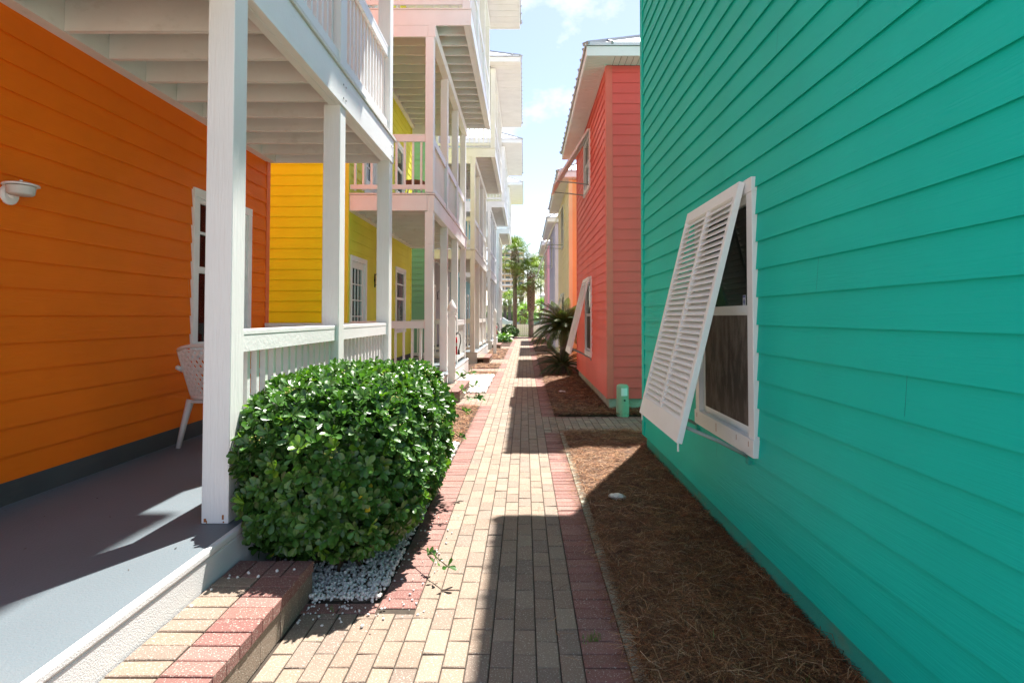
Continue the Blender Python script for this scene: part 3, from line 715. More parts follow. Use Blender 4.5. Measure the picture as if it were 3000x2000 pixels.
needles('pine_straw', 'lighter pine straw patches between the path and the left porches',
        [(-1.5, -.79, 6.82, 9.72, .0, 9000, .0022, .11), (-1.5, -.79, 14.8, 15.72, .0, 1500, .003, .12), (-1.5, -.79, 16.72, 18.45, .0, 2200, .004, .12), (-1.5, -.79, 20.5, 26.8, .0, 2500, .006, .16)])

# marble chips
def icos(sub=1):
    bm = bmesh.new(); bmesh.ops.create_icosphere(bm, subdivisions=sub, radius=1); v = np.array([x.co[:] for x in bm.verts]); f = np.array([[q.index for q in x.verts] for x in bm.faces]); bm.free(); return v, f
IV, IF = icos(1); IV2, IF2 = icos(2)
def scatter(name, label, cat, pts, sizes, m, V0=IV, F0=IF, jag=.22, tint=None):
    n = len(pts); k = len(V0)
    J = 1 + rng.uniform(-jag, jag, (n, k, 1)); Q = V0[None] * J * (sizes[:, None, None]) * rng.uniform(.6, 1.15, (n, 1, 3))
    a = rng.uniform(0, 6.28, n); c, s = np.cos(a), np.sin(a)
    X = Q[..., 0] * c[:, None] - Q[..., 1] * s[:, None]; Y = Q[..., 0] * s[:, None] + Q[..., 1] * c[:, None]
    V = np.stack([X, Y, Q[..., 2]], -1) + pts[:, None, :]
    F = (F0[None] + (np.arange(n) * k)[:, None, None]).reshape(-1, 3)
    return npobj(name, V.reshape(-1, 3), F, m)
def gravel(x0, x1, y0, y1, n, s0, s1, z=.004):
    p = np.stack([rng.uniform(x0, x1, n), rng.uniform(y0, y1, n), rng.uniform(z, z + .028, n)], 1); return p, rng.uniform(s0, s1, n)
a = gravel(-1.54, -.77, 3.06, 4.6, 5400, .005, .014); b = gravel(-1.54, -.77, 4.6, 6.8, 3300, .010, .019)
sp_ = np.stack([-.95 + rng.normal(0, .22, 70), 2.98 + rng.normal(0, .07, 70), np.full(70, .006)], 1); sp2 = np.stack([rng.uniform(-.77, -.5, 40), rng.uniform(3.0, 4.4, 40), np.full(40, .006)], 1); sp_[:, 0] = np.clip(sp_[:, 0], -1.12, -.3)
sp3 = np.array([[-1.50, 2.93, .2], [-1.49, 2.90, .2], [-1.45, 2.91, .2], [-1.42, 2.96, .2], [-1.35, 2.92, .2], [-1.28, 2.98, .2], [-1.51, 2.78, .2], [-1.2, 3.0, .2], [-1.515, 2.62, .2]])
P_ = np.concatenate([a[0], b[0], sp_, sp2, sp3]); Z_ = np.concatenate([a[1], b[1], rng.uniform(.003, .009, 70), rng.uniform(.004, .01, 40), rng.uniform(.008, .012, 9)])
tag(scatter('marble_chips', '', '', P_, Z_, rockm), 'white marble chips spread under the clipped bush', 'gravel', kind='stuff')
a = gravel(-1.54, -.77, 11.32, 14.72, 3600, .014, .024)
tag(scatter('marble_chips', '', '', a[0], a[1], rockm), 'white marble chips in front of the lime yellow house porch', 'gravel', kind='stuff')
for lab, loc, sz in (('white rock lying on the shaded pine straw by the teal house', (.755, 4.66, .055), .062), ('small white rock on the pine straw left of the coral house', (.74, 11.2, .05), .06)):
    p = np.array([loc, (loc[0] - .03, loc[1] + .01, loc[2] + .008), (loc[0] + .03, loc[1] - .01, loc[2] - .006)])
    o = scatter('rock', '', '', p, np.array([sz, sz * .75, sz * .7]), rockm, IV2, IF2, .10); 
    me = o.data; co = np.empty(len(me.vertices) * 3); me.vertices.foreach_get('co', co); co = co.reshape(-1, 3); co[:, 2] = loc[2] + (co[:, 2] - loc[2]) * .5; me.vertices.foreach_set('co', co.ravel()); tag(o, lab, 'rock')

def tufts():
    V = []; F = []; T = []
    for (x, y, n, h, sp) in ((.33, 2.72, 26, .03, .03), (.30, 2.70, 10, .02, .03), (.85, 2.6, 5, .07, .01), (.72, 2.1, 12, .05, .03), (.95, 1.75, 9, .05, .02), (1.12, 2.3, 4, .08, .01), (1.22, 3.0, 4, .06, .01), (.52, 1.8, 10, .03, .02), (-1.0, 2.98, 5, .03, .02), (.72, 6.0, 10, .04, .04), (.95, 2.2, 4, .07, .01)):
        for i in range(n):
            a = random.uniform(0, 6.28); px, py = x + random.uniform(-sp, sp), y + random.uniform(-sp, sp); z = .03 if x > .5 else 0.0; hh = h * random.uniform(.5, 1.1)
            lx, ly = math.cos(a) * hh * .35, math.sin(a) * hh * .35; wx, wy = -math.sin(a) * .0022, math.cos(a) * .0022; k = len(V)
            V += [(px - wx, py - wy, z), (px + wx, py + wy, z), (px + lx + wx * .3, py + ly + wy * .3, z + hh), (px + lx - wx * .3, py + ly - wy * .3, z + hh)]; F.append((k, k + 1, k + 2, k + 3)); T.append((.10, .20, .03))
    tag(npobj('weeds', np.array(V), np.array(F), palmm, np.array(T)), 'tiny green weeds sprouting between pavers and pine straw', 'weeds', kind='stuff')
tufts()
def litter():
    V = []; F = []; T = []
    for i in range(120):
        if i < 55: x, y, z = random.uniform(-3.1, -1.7), random.uniform(1.8, 6.5), DZ + .002
        else: x, y, z = random.uniform(-1.1, .45), random.uniform(1.7, 8), .002
        if i < 25: x = random.uniform(-3.12, -3.0)
        a = random.uniform(0, 6.28); l = random.uniform(.004, .011 if i < 55 else .009); w_ = l * .45; c, s_ = math.cos(a), math.sin(a); k = len(V)
        V += [(x - c * l, y - s_ * l, z), (x - s_ * w_, y + c * w_, z + .002), (x + c * l, y + s_ * l, z + .003), (x + s_ * w_, y - c * w_, z + .001)]; F.append((k, k + 1, k + 2, k + 3)); T.append(random.choice([(.05, .03, .02), (.10, .06, .03), (.03, .03, .03)]))
    tag(npobj('leaf_litter', np.array(V), np.array(F), needlem, np.array(T)), 'tiny bits of dry debris scattered on the porch deck and pavers', 'debris', kind='stuff')
litter()
# ------------------------------------------------------------------ foliage helpers
def frame(n):
    n = n / np.linalg.norm(n, axis=1, keepdims=True); ref = np.where(np.abs(n[:, 2:3]) > .9, np.array([[1., 0, 0]]), np.array([[0, 0, 1.]]))
    a = np.cross(ref, n); a /= np.linalg.norm(a, axis=1, keepdims=True); b = np.cross(n, a); return a, b, n
LT = np.array([0, .3, .58, .82, .96, 1.03]); LW = np.array([.05, .18, .40, .47, .30, .03])
def leaf_tpl(curl=.12):
    V = []; 
    for t, w_ in zip(LT, LW):
        zc = -curl * t * t
        V += [(t, -w_ * .5, zc + w_ * .16), (t, 0, zc), (t, w_ * .5, zc + w_ * .16)]
    F = []
    for i in range(len(LT) - 1):
        a = i * 3; F += [(a, a + 1, a + 4, a + 3), (a + 1, a + 2, a + 5, a + 4)]
    return np.array(V), np.array(F)
LV, LF = leaf_tpl()
def whorls(pts, nor, leaves=(6, 9), size=(.042, .072), tint_fn=None, droop=(.2, 1.15)):
    n = len(pts); cnt = rng.integers(leaves[0], leaves[1] + 1, n); idx = np.repeat(np.arange(n), cnt); m = len(idx)
    A, B, N = frame(nor); A, B, N = A[idx], B[idx], N[idx]
    k = np.concatenate([np.arange(c) for c in cnt]); ang = k * 2.399 + rng.uniform(0, 6.28, n)[idx] + rng.normal(0, .2, m)
    el = rng.uniform(droop[0], droop[1], m)     # 0 = flat, pi/2 = along axis
    rad = A * np.cos(ang)[:, None] + B * np.sin(ang)[:, None]
    d = rad * np.cos(el)[:, None] + N * np.sin(el)[:, None]; up = N * np.cos(el)[:, None] - rad * np.sin(el)[:, None]; sd = np.cross(up, d)
    s = rng.uniform(size[0], size[1], m) * rng.uniform(.85, 1.1, n)[idx]
    V = pts[idx][:, None, :] + (LV[None, :, 0:1] * d[:, None] + LV[None, :, 1:2] * sd[:, None] + LV[None, :, 2:3] * up[:, None]) * s[:, None, None]
    F = (LF[None] + (np.arange(m) * len(LV))[:, None, None]).reshape(-1, 4)
    T = np.repeat(tint_fn(idx, pts, m), len(LF), 0)
    return V.reshape(-1, 3), F, T
def bush_tint(newp):
    def f(idx, pts, m):
        base = np.array([.048, .125, .022]); t = base[None] * rng.uniform(.7, 1.5, m)[:, None] * np.array([1, 1, 1])
        new = rng.uniform(0, 1, len(pts)) < newp
        t[new[idx]] = np.array([.13, .26, .02]) * rng.uniform(.7, 1.3, int(new[idx].sum()))[:, None]
        yl = rng.uniform(0, 1, m) < .0015; t[yl] = np.array([.45, .35, .03])
        return t
    return f
def merge(parts):
    b = 0; V, F, T = [], [], []
    for v, f, t in parts: V.append(v); F.append(f + b); T.append(t); b += len(v)
    return np.concatenate(V), np.concatenate(F), np.concatenate(T)

# clipped bush
C = np.array([-1.20, 4.22, .61]); H = np.array([.545, 1.16, .485])
BU = thing('clipped_bush', 'large boxy clipped evergreen bush with glossy leaves beside the white porch post', 'bush', (C[0], C[1], 0))
def cube_pts(n, shell):
    p = rng.uniform(-1, 1, (n, 3)); ax = rng.choice(3, n, p=[.36, .2, .44]); sg = rng.choice([-1, 1], n); p[np.arange(n), ax] = sg
    nn = (np.abs(p) ** 3.6).sum(1) ** (1 / 3.6); q = p / nn[:, None]
    nor = np.sign(q) * np.abs(q) ** 2.6 / H; nor /= np.linalg.norm(nor, axis=1, keepdims=True)
    lump = np.array([noise.noise(Vector((a * 2.2, b * 4, c * 2.2))) for a, b, c in q]) * .045 + np.array([noise.noise(Vector((a * 6, b * 11, c * 6))) for a, b, c in q]) * .03
    w_ = C + q * H + nor * (lump - shell)[:, None]; return w_, nor
def keep(p):
    post = (p[:, 0] < -1.60) & (p[:, 1] > 3.13) & (p[:, 1] < 3.34); deck = (p[:, 0] < -1.52) & (p[:, 2] < .46); step = (p[:, 1] < 3.2) & (p[:, 0] < -1.1) & (p[:, 2] < .26)
    under = (p[:, 2] < .20) & (np.abs(p[:, 1] - C[1]) > .95)
    rail = (p[:, 0] < -1.70) & (p[:, 1] > 3.3)
    return ~(post | deck | step | under | rail) & (p[:, 2] > .06)
parts = []
for n, s0, s1 in ((3900, -.03, .03), (2600, .03, .10), (1300, .10, .22)):
    p, nr = cube_pts(n, rng.uniform(s0, s1, n)); nr = nr + np.array([0, 0, .45]) + rng.normal(0, .33, nr.shape); k = keep(p); p, nr = p[k], nr[k]
    parts.append(whorls(p, nr, tint_fn=bush_tint(.07 if s0 < 0 else .01)))
# stray shoots
SH = [((-.60, 4.75, .86), (-.42, 4.9, .93)), ((-.6, 4.9, .8), (-.40, 5.05, .80)), ((-.62, 5.0, .95), (-.48, 5.1, 1.02)), ((-.66, 3.55, .10), (-.44, 3.25, .11)), ((-.62, 4.5, .6), (-.5, 4.45, .58)), ((-.62, 5.0, .72), (-.47, 4.8, .70)), ((-.9, 4.4, 1.05), (-.88, 4.35, 1.17)), ((-1.3, 4.2, 1.05), (-1.32, 4.15, 1.17))]
tw = MB(); sp_pts = []
for a, b in SH:
    a = Vector(a); b = Vector(b); tw.tube([a, (a + b) / 2 + Vector((0, 0, .015)), b], .0035, 5)
    for t in (.45, .8, 1.0): sp_pts.append(tuple(a.lerp(b, t) + Vector((random.uniform(-.02, .02), random.uniform(-.02, .02), 0))))
sp_pts = np.array(sp_pts); parts.append(whorls(sp_pts, np.tile([.5, -.2, .6], (len(sp_pts), 1)) + rng.normal(0, .2, sp_pts.shape), leaves=(4, 6), size=(.035, .06), tint_fn=bush_tint(.3)))
V, F, T = merge(parts); npobj('leaves', V, F, leafm, T, BU, smooth=True)
for k in range(46):
    x = C[0] + random.uniform(-.3, .3); y = C[1] + random.uniform(-.85, .85); e = Vector((C[0] + random.uniform(-.5, .5), C[1] + (y - C[1]) * 1.15 + random.uniform(-.2, .2), random.uniform(.6, 1.0)))
    s = Vector((x, y, 0)); m_ = s.lerp(e, .5) + Vector((random.uniform(-.05, .05), random.uniform(-.05, .05), .03)); tw.tube([s, m_, e], [.011, .008, .004], 6)
obj('stems', tw, twigm, BU, smooth=True)
p, nr = cube_pts(70, rng.uniform(-.05, -.02, 70)); k = (p[:, 2] > .5); p = p[k][:34]; q = np.repeat(p, 12, 0) + rng.normal(0, .016, (len(p) * 12, 3))
scatter('berries', '', '', q, rng.uniform(.004, .0065, len(q)), berrym, jag=.02).parent = BU
bo = [o for o in BU.children if o.name.startswith('berries')][0]; bo.location = -Vector(BU.location)

# pinnate (sago) and fan palms
def ribbon(p0, p1, p2, w0, side, out, col, taper=.5):
    out.append((p0, p1, p2, w0, side, col, taper))
def ribbons_mesh(R_):
    n = len(R_); p0 = np.array([r[0] for r in R_]); p1 = np.array([r[1] for r in R_]); p2 = np.array([r[2] for r in R_]); w0 = np.array([r[3] for r in R_])[:, None]
    s = np.array([r[4] for r in R_]); c = np.array([r[5] for r in R_])
    V = np.stack([p0 - s * w0 * .6, p0 + s * w0 * .6, p1 - s * w0, p1 + s * w0, p2 - s * w0 * .12, p2 + s * w0 * .12], 1).reshape(-1, 3)
    i = np.arange(n)[:, None] * 6; F = np.concatenate([i + [0, 1, 3, 2], i + [2, 3, 5, 4]], 0); return V, F, np.concatenate([c, c], 0)
def sago(name, label, loc, h, nf, L, col, spread=(.15, 1.25), lw=.006, leaflets=46, ll=.13):
    t = thing(name, label, 'sago palm', loc); x, y, z = loc; R_ = []; pet = MB()
    top = Vector((x, y, z + h))
    for k in range(nf):
        a = k * 2.399; u = (k + .5) / nf; el = R(84) * (1 - u) ** 1.2 + R(14) * u; l = L * random.uniform(.85, 1.08)
        pos = top.copy(); d_el = el; pts = [pos.copy()]; st = 12
        for i in range(st):
            d_el -= R(5.2 + 3.2 * u)
            d = Vector((math.cos(a) * math.cos(d_el), math.sin(a) * math.cos(d_el), math.sin(d_el))); pos = pos + d * l / st; pts.append(pos.copy())
        pet.tube(pts, [.009 * (1 - .7 * i / st) for i in range(st + 1)], 4)
        sidev = Vector((-math.sin(a), math.cos(a), 0)); cc = np.array(col) * random.uniform(.6, 1.35)
        for i in range(leaflets):
            s_ = .12 + .88 * i / leaflets; fi = s_ * st; i0 = min(int(fi), st - 1); p = pts[i0].lerp(pts[i0 + 1], fi - i0); tg = (pts[i0 + 1] - pts[i0]).normalized()
            upv = sidev.cross(tg).normalized(); lnn = ll * math.sin(math.pi * min(1, .12 + s_ * .95)) ** .6 * (L / .9)
            for sg in (-1, 1):
                d = (sidev * sg * .75 + tg * .7 + upv * (-.25 if upv.z > 0 else .25)).normalized(); pm = p + d * lnn * .5 + Vector((0, 0, .004)); pe = p + d * lnn - Vector((0, 0, lnn * .12))
                R_.append((tuple(p), tuple(pm), tuple(pe), lw, tuple(tg), cc * random.uniform(.85, 1.15), .5))
    V, F, T = ribbons_mesh(R_); npobj('fronds', V, F, palmm, T, t)
    obj('frond_stems', pet, palmm_stem, t, smooth=True)
    tr = MB(); tr.tube([(x, y, -.02), (x, y, z + h * .5), (x, y, z + h + .05)], [.10, .115, .09] if h > .5 else [.07, .08, .06], 10); obj('trunk', tr, trunkm, t, smooth=True)
    if h > .5:
        q = MB()
        for i in range(90):
            a = i * 2.399; zz = z + .1 + (h - .05) * i / 90; d = Vector((math.cos(a), math.sin(a), .5)); c_ = Vector((x, y, zz)) + Vector((math.cos(a), math.sin(a), 0)) * .09; q.beam(c_, c_ + d * .06, .035, .012)
        obj('trunk_scale', q, trunkm, t)
    return t
palmm_stem = mat('palm_stem', (.10, .13, .035), rough=.6)
sago('sago_palm', 'tall sago palm with arching dark fronds beyond the coral house', (1.06, 15.3, 0), 1.2, 76, 1.12, (.055, .090, .020), leaflets=62, lw=.0058, ll=.15)
sago('sago_palm', 'low dark sago palm pup at the foot of the tall sago', (.98, 14.85, 0), .22, 34, .78, (.022, .05, .018), leaflets=50, lw=.005)
sago('sago_palm', 'small bright green sago plant by the last left brick step', (-1.3, 34.6, 0), .15, 26, .8, (.13, .30, .03), leaflets=30, lw=.018, ll=.2)

def fan_palm(label, x, y, h, rad, nf, tr0, tr1, boots=0, bulge=0, col=(.10, .155, .03), group=None, crownh=1.0, lean=0):
    t = thing('fan_palm', label, 'palm tree', (x, y, 0), group); top = Vector((x + lean, y, h)); R_ = []; pet = MB()
    for k in range(nf):
        u = (k + .5) / nf; a = k * 2.399 + random.uniform(-.2, .2); el = R(86) * (1 - u) - R(48) * u; pl = rad * random.uniform(.42, .62)
        d = Vector((math.cos(a) * math.cos(el), math.sin(a) * math.cos(el), math.sin(el))); s = top + Vector((0, 0, .25 - .5 * u)); hub = s + d * pl - Vector((0, 0, .08 * pl))
        pet.tube([s, (s + hub) / 2 + Vector((0, 0, .03)), hub], .018, 4)
        sidev = Vector((-math.sin(a), math.cos(a), 0)); upv = sidev.cross(d).normalized(); cc = np.array(col) * random.uniform(.6, 1.5) * (np.array([1.9, 1.6, .8]) if random.random() < .22 else 1)
        if u > .9: cc = np.array([.16, .11, .05])
        n = 26; tw_ = random.uniform(-.5, .5)
        for i in range(n):
            th = (i / (n - 1) - .5) * R(200); dd = (d * math.cos(th) + (sidev * math.cos(tw_) + upv * math.sin(tw_)) * math.sin(th)).normalized(); l = rad * random.uniform(.42, .66) * (.75 + .25 * math.cos(th / 1.4))
            m_ = hub + dd * l * .55 + Vector((0, 0, -.02)); e = hub + dd * l - Vector((0, 0, l * random.uniform(.25, .75)))
            R_.append((tuple(hub), tuple(m_), tuple(e), .011 * rad / 1.2, tuple(dd.cross(upv).normalized()), cc * random.uniform(.8, 1.2), .5))
    V, F, T = ribbons_mesh(R_); npobj('fronds', V, F, palmm, T, t); obj('frond_stems', pet, palmm_stem, t)
    tr = MB(); n = 14
    tr.tube([(x + lean * (i / n) ** 2, y, h * i / n - .05) for i in range(n + 1)], [tr0 + (tr1 - tr0) * i / n + .012 * math.sin(i * 2.1) for i in range(n + 1)], 12); obj('trunk', tr, trunkm, t, smooth=True)
    b0, b1 = boots if boots else (h - .7, h)
    q = MB(); z = b0
    while z < b1:
        uu = (z / h); rr = tr0 + (tr1 - tr0) * uu + bulge * max(0, math.sin(math.pi * min(1, (z - b0) / (b1 - b0)))) ; cx = x + lean * uu * uu
        for i in range(7):
            a = 2 * math.pi * i / 7 + (int(z * 8) % 2) * .45
            for sg in (-1, 1):
                p = Vector((cx + math.cos(a) * rr, y + math.sin(a) * rr, z)); e = Vector((cx + math.cos(a + sg * .4) * (rr + .09), y + math.sin(a + sg * .4) * (rr + .09), z + .22)); q.beam(p, e, .05, .03)
        z += .125
    obj('leaf_boot', q, bootm, t)
    return t
bootm = mat('leaf_boots', (.22, .165, .12), rough=.9, var=.3, vscale=5)
fan_palm('tallest fan palm at the path end, smooth grey trunk, left of the pair', -.74, 43.2, 6.15, 1.75, 38, .17, .15, boots=(4.5, 6.4), bulge=.12)
fan_palm('stout fan palm with criss cross trunk, right of the tallest palm', .48, 42.8, 4.6, 1.75, 36, .19, .23, boots=(1.9, 4.7))
fan_palm('short fan palm behind the fence, leftmost of the distant ones', -2.7, 78, 3.6, 1.4, 26, .24, .2, group='distant palms behind the white fence')
fan_palm('distant fan palm standing just left of the tallest trunk behind the fence', -2.0, 76, 3.9, 1.5, 26, .24, .2, group='distant palms behind the white fence')
fan_palm('bushy distant fan palm between the two large trunks behind the fence', -.4, 70, 3.9, 2.0, 34, .24, .2, group='distant palms behind the white fence')
fan_palm('fan palm half hidden behind the far pink cottage eave', 1.8, 47.5, 5.6, 1.8, 40, .17, .16)
fan_palm('young fan palm just left of the stout trunk, behind the white fence', .0, 51, 1.75, 1.15, 22, .12, .12, col=(.16, .27, .06))
fan_palm('bright young fan palm right of the stout trunk, behind the white fence', 1.45, 50, 2.0, 1.3, 26, .12, .12, col=(.14, .27, .03))

# shrub at the far left
def shrub(label, c, hh, n, size, newp=.05):
    c = np.array(c); p = rng.normal(0, 1, (n, 3)); p /= np.linalg.norm(p, axis=1, keepdims=True); k = p[:, 2] > -.5; p = p[k]
    r = 1 + np.array([noise.noise(Vector(tuple(q * 2.5))) for q in p]) * .25
    t = thing('shrub', label, 'shrub', (c[0], c[1], 0)); w_ = c + p * hh * r[:, None] * rng.uniform(.8, 1, len(p))[:, None]
    V, F, T = whorls(w_, p + np.array([0, 0, .4]), size=size, leaves=(5, 7), tint_fn=bush_tint(newp)); npobj('leaves', V, F, leafm, T, t, smooth=True)
    q = MB()
    for i in range(12): q.tube([(c[0], c[1], 0), tuple(c + np.array([random.uniform(-.5, .5) * hh[0], random.uniform(-.5, .5) * hh[1], hh[2] * .5]))], .012, 5)
    obj('stems', q, twigm, t); return t
shrub('round dark shrub at the foot of the tallest palm', (-1.05, 40.2, .42), np.array([.60, .8, .48]), 520, (.09, .13))
shrub('low dark green plant beside the farthest brick step', (-1.2, 33.2, .18), np.array([.35, .5, .2]), 160, (.08, .12))

# ------------------------------------------------------------------ white fence at the end of the path
FE = thing('picket_fence', 'low white board fence across the end of the path', 'fence', (0, 45, 0)); f = MB(); x = -6
while x < 6: f.box(x, x + .135, 45, 45.025, .03, .93); x += .15
obj('picket', f, white, FE); f = MB(); f.box(-6, 6, 45.026, 45.07, .2, .28); f.box(-6, 6, 45.026, 45.07, .72, .80); obj('rail', f, white, FE)
f = MB()
for k in range(6): f.box(-6 + 2.4 * k, -5.9 + 2.4 * k, 45.07, 45.17, -.05, .97)
obj('fence_post', f, white, FE)
g = MB(); g.quad((-40, 45.2, .005), (60, 45.2, .005), (60, 68, .02), (-40, 68, .02)); struct('lawn', g, grassm)
g = MB(); g.quad((-8, 44.02, -.02), (8, 44.02, -.02), (8, 45.2, .004), (-8, 45.2, .004)); struct('grass_strip', g, grassm)
g = MB(); g.quad((-200, 68.3, -.01), (200, 68.3, -.01), (200, 100, -.01), (-200, 100, -.01)); struct('parking_road', g, asph)
n = 9000; px = rng.uniform(-6, 7, n); py = rng.uniform(45.3, 62, n); hh = rng.uniform(.15, .5, n); a = rng.uniform(0, 6.28, n)
p0 = np.stack([px, py, np.zeros(n)], 1); s = np.stack([np.cos(a), np.sin(a), np.zeros(n)], 1) * .02; p1 = p0 + np.stack([rng.normal(0, .05, n), rng.normal(0, .05, n), hh], 1)
V = np.stack([p0 - s, p0 + s, p1 + s * .2, p1 - s * .2], 1).reshape(-1, 3); F = np.arange(n)[:, None] * 4 + np.array([0, 1, 2, 3]); T = np.array([.22, .34, .04]) * rng.uniform(.6, 1.3, (n, 1))
tag(npobj('tall_grass', V, F, palmm, T), 'bright green unmown grass beyond the white fence', 'grass', kind='stuff')

# ------------------------------------------------------------------ distant buildings
def tower():
    t = thing('apartment_tower', 'distant tan high rise with stacked balconies behind the palms', 'building', (-6.3, 300, 0)); cx, y, w2, H_ = -7.2, 300, 6.6, 36
    wallm = mat('tower_stucco', (.58, .50, .40), rough=.9); gl = mat('tower_glass', (.16, .22, .27), rough=.2)
    m_ = MB(); m_.box(cx - w2, cx + w2, y, y + 16, 0, H_); m_.box(cx - 4, cx + 4, y + 3, y + 12, H_, H_ + 3); obj('wall', m_, wallm, t)
    k = 0; tt = mat('tower_trim', (.66, .46, .29), rough=.9); tr_ = mat('tower_rail', (.6, .62, .62), rough=.7)
    while k * 2.9 < H_ - 1:
        z = k * 2.9
        boxes('balcony_slab', [(cx - w2 - .2, cx + w2 + .2, y - 1.6, y - .01, z, z + .35)], tt, t)
        boxes('window', [(cx - w2 + .5 + i * 3.3, cx - w2 + 2.7 + i * 3.3, y - .06, y - .02, z + .5, z + 2.6) for i in range(4)], gl, t)
        boxes('balcony_rail', [(cx - w2, cx + w2, y - 1.55, y - 1.5, z + .4, z + 1.3)], tr_, t); k += 1
    pi = MB()
    for i in range(5): pi.box(cx - w2 + i * 3.3 - .3, cx - w2 + i * 3.3 + .3, y - 1.49, y - .02, 0, H_)
    obj('pier', pi, wallm, t)
tower()
def lowhouse(label, x0, x1, y, h, m, rm, rise=1.6, deep=8):
    t = thing('distant_house', label, 'house', ((x0 + x1) / 2, y, 0)); a = MB(); a.box(x0, x1, y, y + deep, 0, h); obj('wall', a, m, t)
    r = MB(); o = .4; cx = (x0 + x1) / 2; cy = y + deep / 2; q = [(x0 - o, y - o, h), (x1 + o, y - o, h), (x1 + o, y + deep + o, h), (x0 - o, y + deep + o, h)]
    hw = min(x1 - x0, deep) / 2 * .8; r0 = (x0 + hw, cy, h + rise); r1 = (x1 - hw, cy, h + rise)
    r.quad(q[0], q[1], r1, r0); r.quad(q[2], q[3], r0, r1); r.tri(q[3], q[0], r0); r.tri(q[1], q[2], r1); r.quad(q[0], q[3], q[2], q[1]); obj('roof', r, rm, t)
    for k in range(int((x1 - x0) / 2.2)):
        for zz in ([.9] if h < 4 else [.9, 3.7]):
            u = x0 + .8 + k * 2.2; w_ = MB(); w_.box(u, u + .9, y - .05, y - .01, zz, zz + 1.4); W_ = obj('window', w_, white, t); g_ = MB(); g_.box(u + .08, u + .82, y - .07, y - .052, zz + .08, zz + 1.32); obj('pane', g_, mat('far_glass', (.1, .14, .16), rough=.15), W_)
    return t
lowhouse('low pale yellow building behind the parked cars', -9, 2.2, 104, 3.6, paley, metalr, 1.4)
lowhouse('white two storey house far off between palms and pink cottage', 2.7, 9.5, 92, 5.0, white, metalr, 2.2)
def far_hedge():
    n = 2600; p = np.stack([rng.uniform(-9, 9, n), rng.uniform(100, 102, n), rng.uniform(0, 1, n) ** .6 * 2.1], 1)
    p[:, 2] *= 1 + .35 * np.array([noise.noise(Vector((a * .6, 0, 1))) for a in p[:, 0]])
    t = thing('hedge', 'dark hedge row behind the parked cars', 'hedge', (0, 101, 0)); V, F, T = whorls(p, rng.normal(0, 1, p.shape) + np.array([0, -.6, .6]), leaves=(4, 6), size=(.25, .4), tint_fn=bush_tint(.08)); npobj('leaves', V, F, leafm, T, t)
    q = MB()
    for k in range(12): q.tube([(-8 + k * 1.45, 101, 0), (-8 + k * 1.45, 101, 1)], .06, 5)
    obj('stems', q, twigm, t)
far_hedge()
def car(label, x, y, col, nm):
    t = thing('parked_car', label, 'car', (x, y, 0), 'cars parked beyond the fence'); m = mat(nm, col, rough=.25, var=0)
    prof = [(-2.2, .35), (-2.2, .75), (-1.9, .92), (-1.1, 1.0), (-.55, 1.42), (.9, 1.45), (1.6, 1.02), (2.1, .95), (2.25, .6), (2.2, .35)]
    b = MB(); n = len(prof); pts = lambda yy, s_: [(x + px_, y + yy * (s_ if pz_ > 1.1 else 1), pz_) for px_, pz_ in prof]
    A = pts(-.85, .8); B = pts(.85, .8); b.v += A + B; b.f += [tuple(range(n)), tuple(range(2 * n - 1, n - 1, -1))] + [(i, (i + 1) % n, n + (i + 1) % n, n + i) for i in range(n)]; b.c += [None] * (n + 2)
    obj('body', b, m, t, bevel=.03)
    g_ = MB(); g_.hexa([(x - .95, y - .80, 1.02), (x + 1.4, y - .80, 1.02), (x + 1.4, y - .74, 1.02), (x - .95, y - .74, 1.02), (x - .5, y - .73, 1.38), (x + .85, y - .73, 1.38), (x + .85, y - .67, 1.38), (x - .5, y - .67, 1.38)]); obj('side_window', g_, mat('car_glass', (.02, .025, .03), rough=.1), t)
    for wx in (-1.35, 1.35):
        for sy in (-.86, .72):
            w_ = MB(); w_.lathe((x + wx, y + sy, .32), [(0, 0), (.2, .0), (.32, .01), (.32, .14), (0, .14)], 18, 'y'); obj('wheel', w_, black, t)
car('white car parked beyond the fence, left', -3.6, 71, (.75, .75, .76), 'car_white'); car('silver blue car parked beyond the fence', 1.2, 72, (.25, .35, .45), 'car_blue')
PO = MB(); PO.tube([(2.15, 75, 0), (2.15, 75, 9)], [.12, .09], 10); PO.box(1.5, 2.8, 74.95, 75.05, 8.3, 8.42); tag(obj('utility_pole', PO, tubem), 'thin grey utility pole beyond the fence, left of the pink cottage', 'pole')

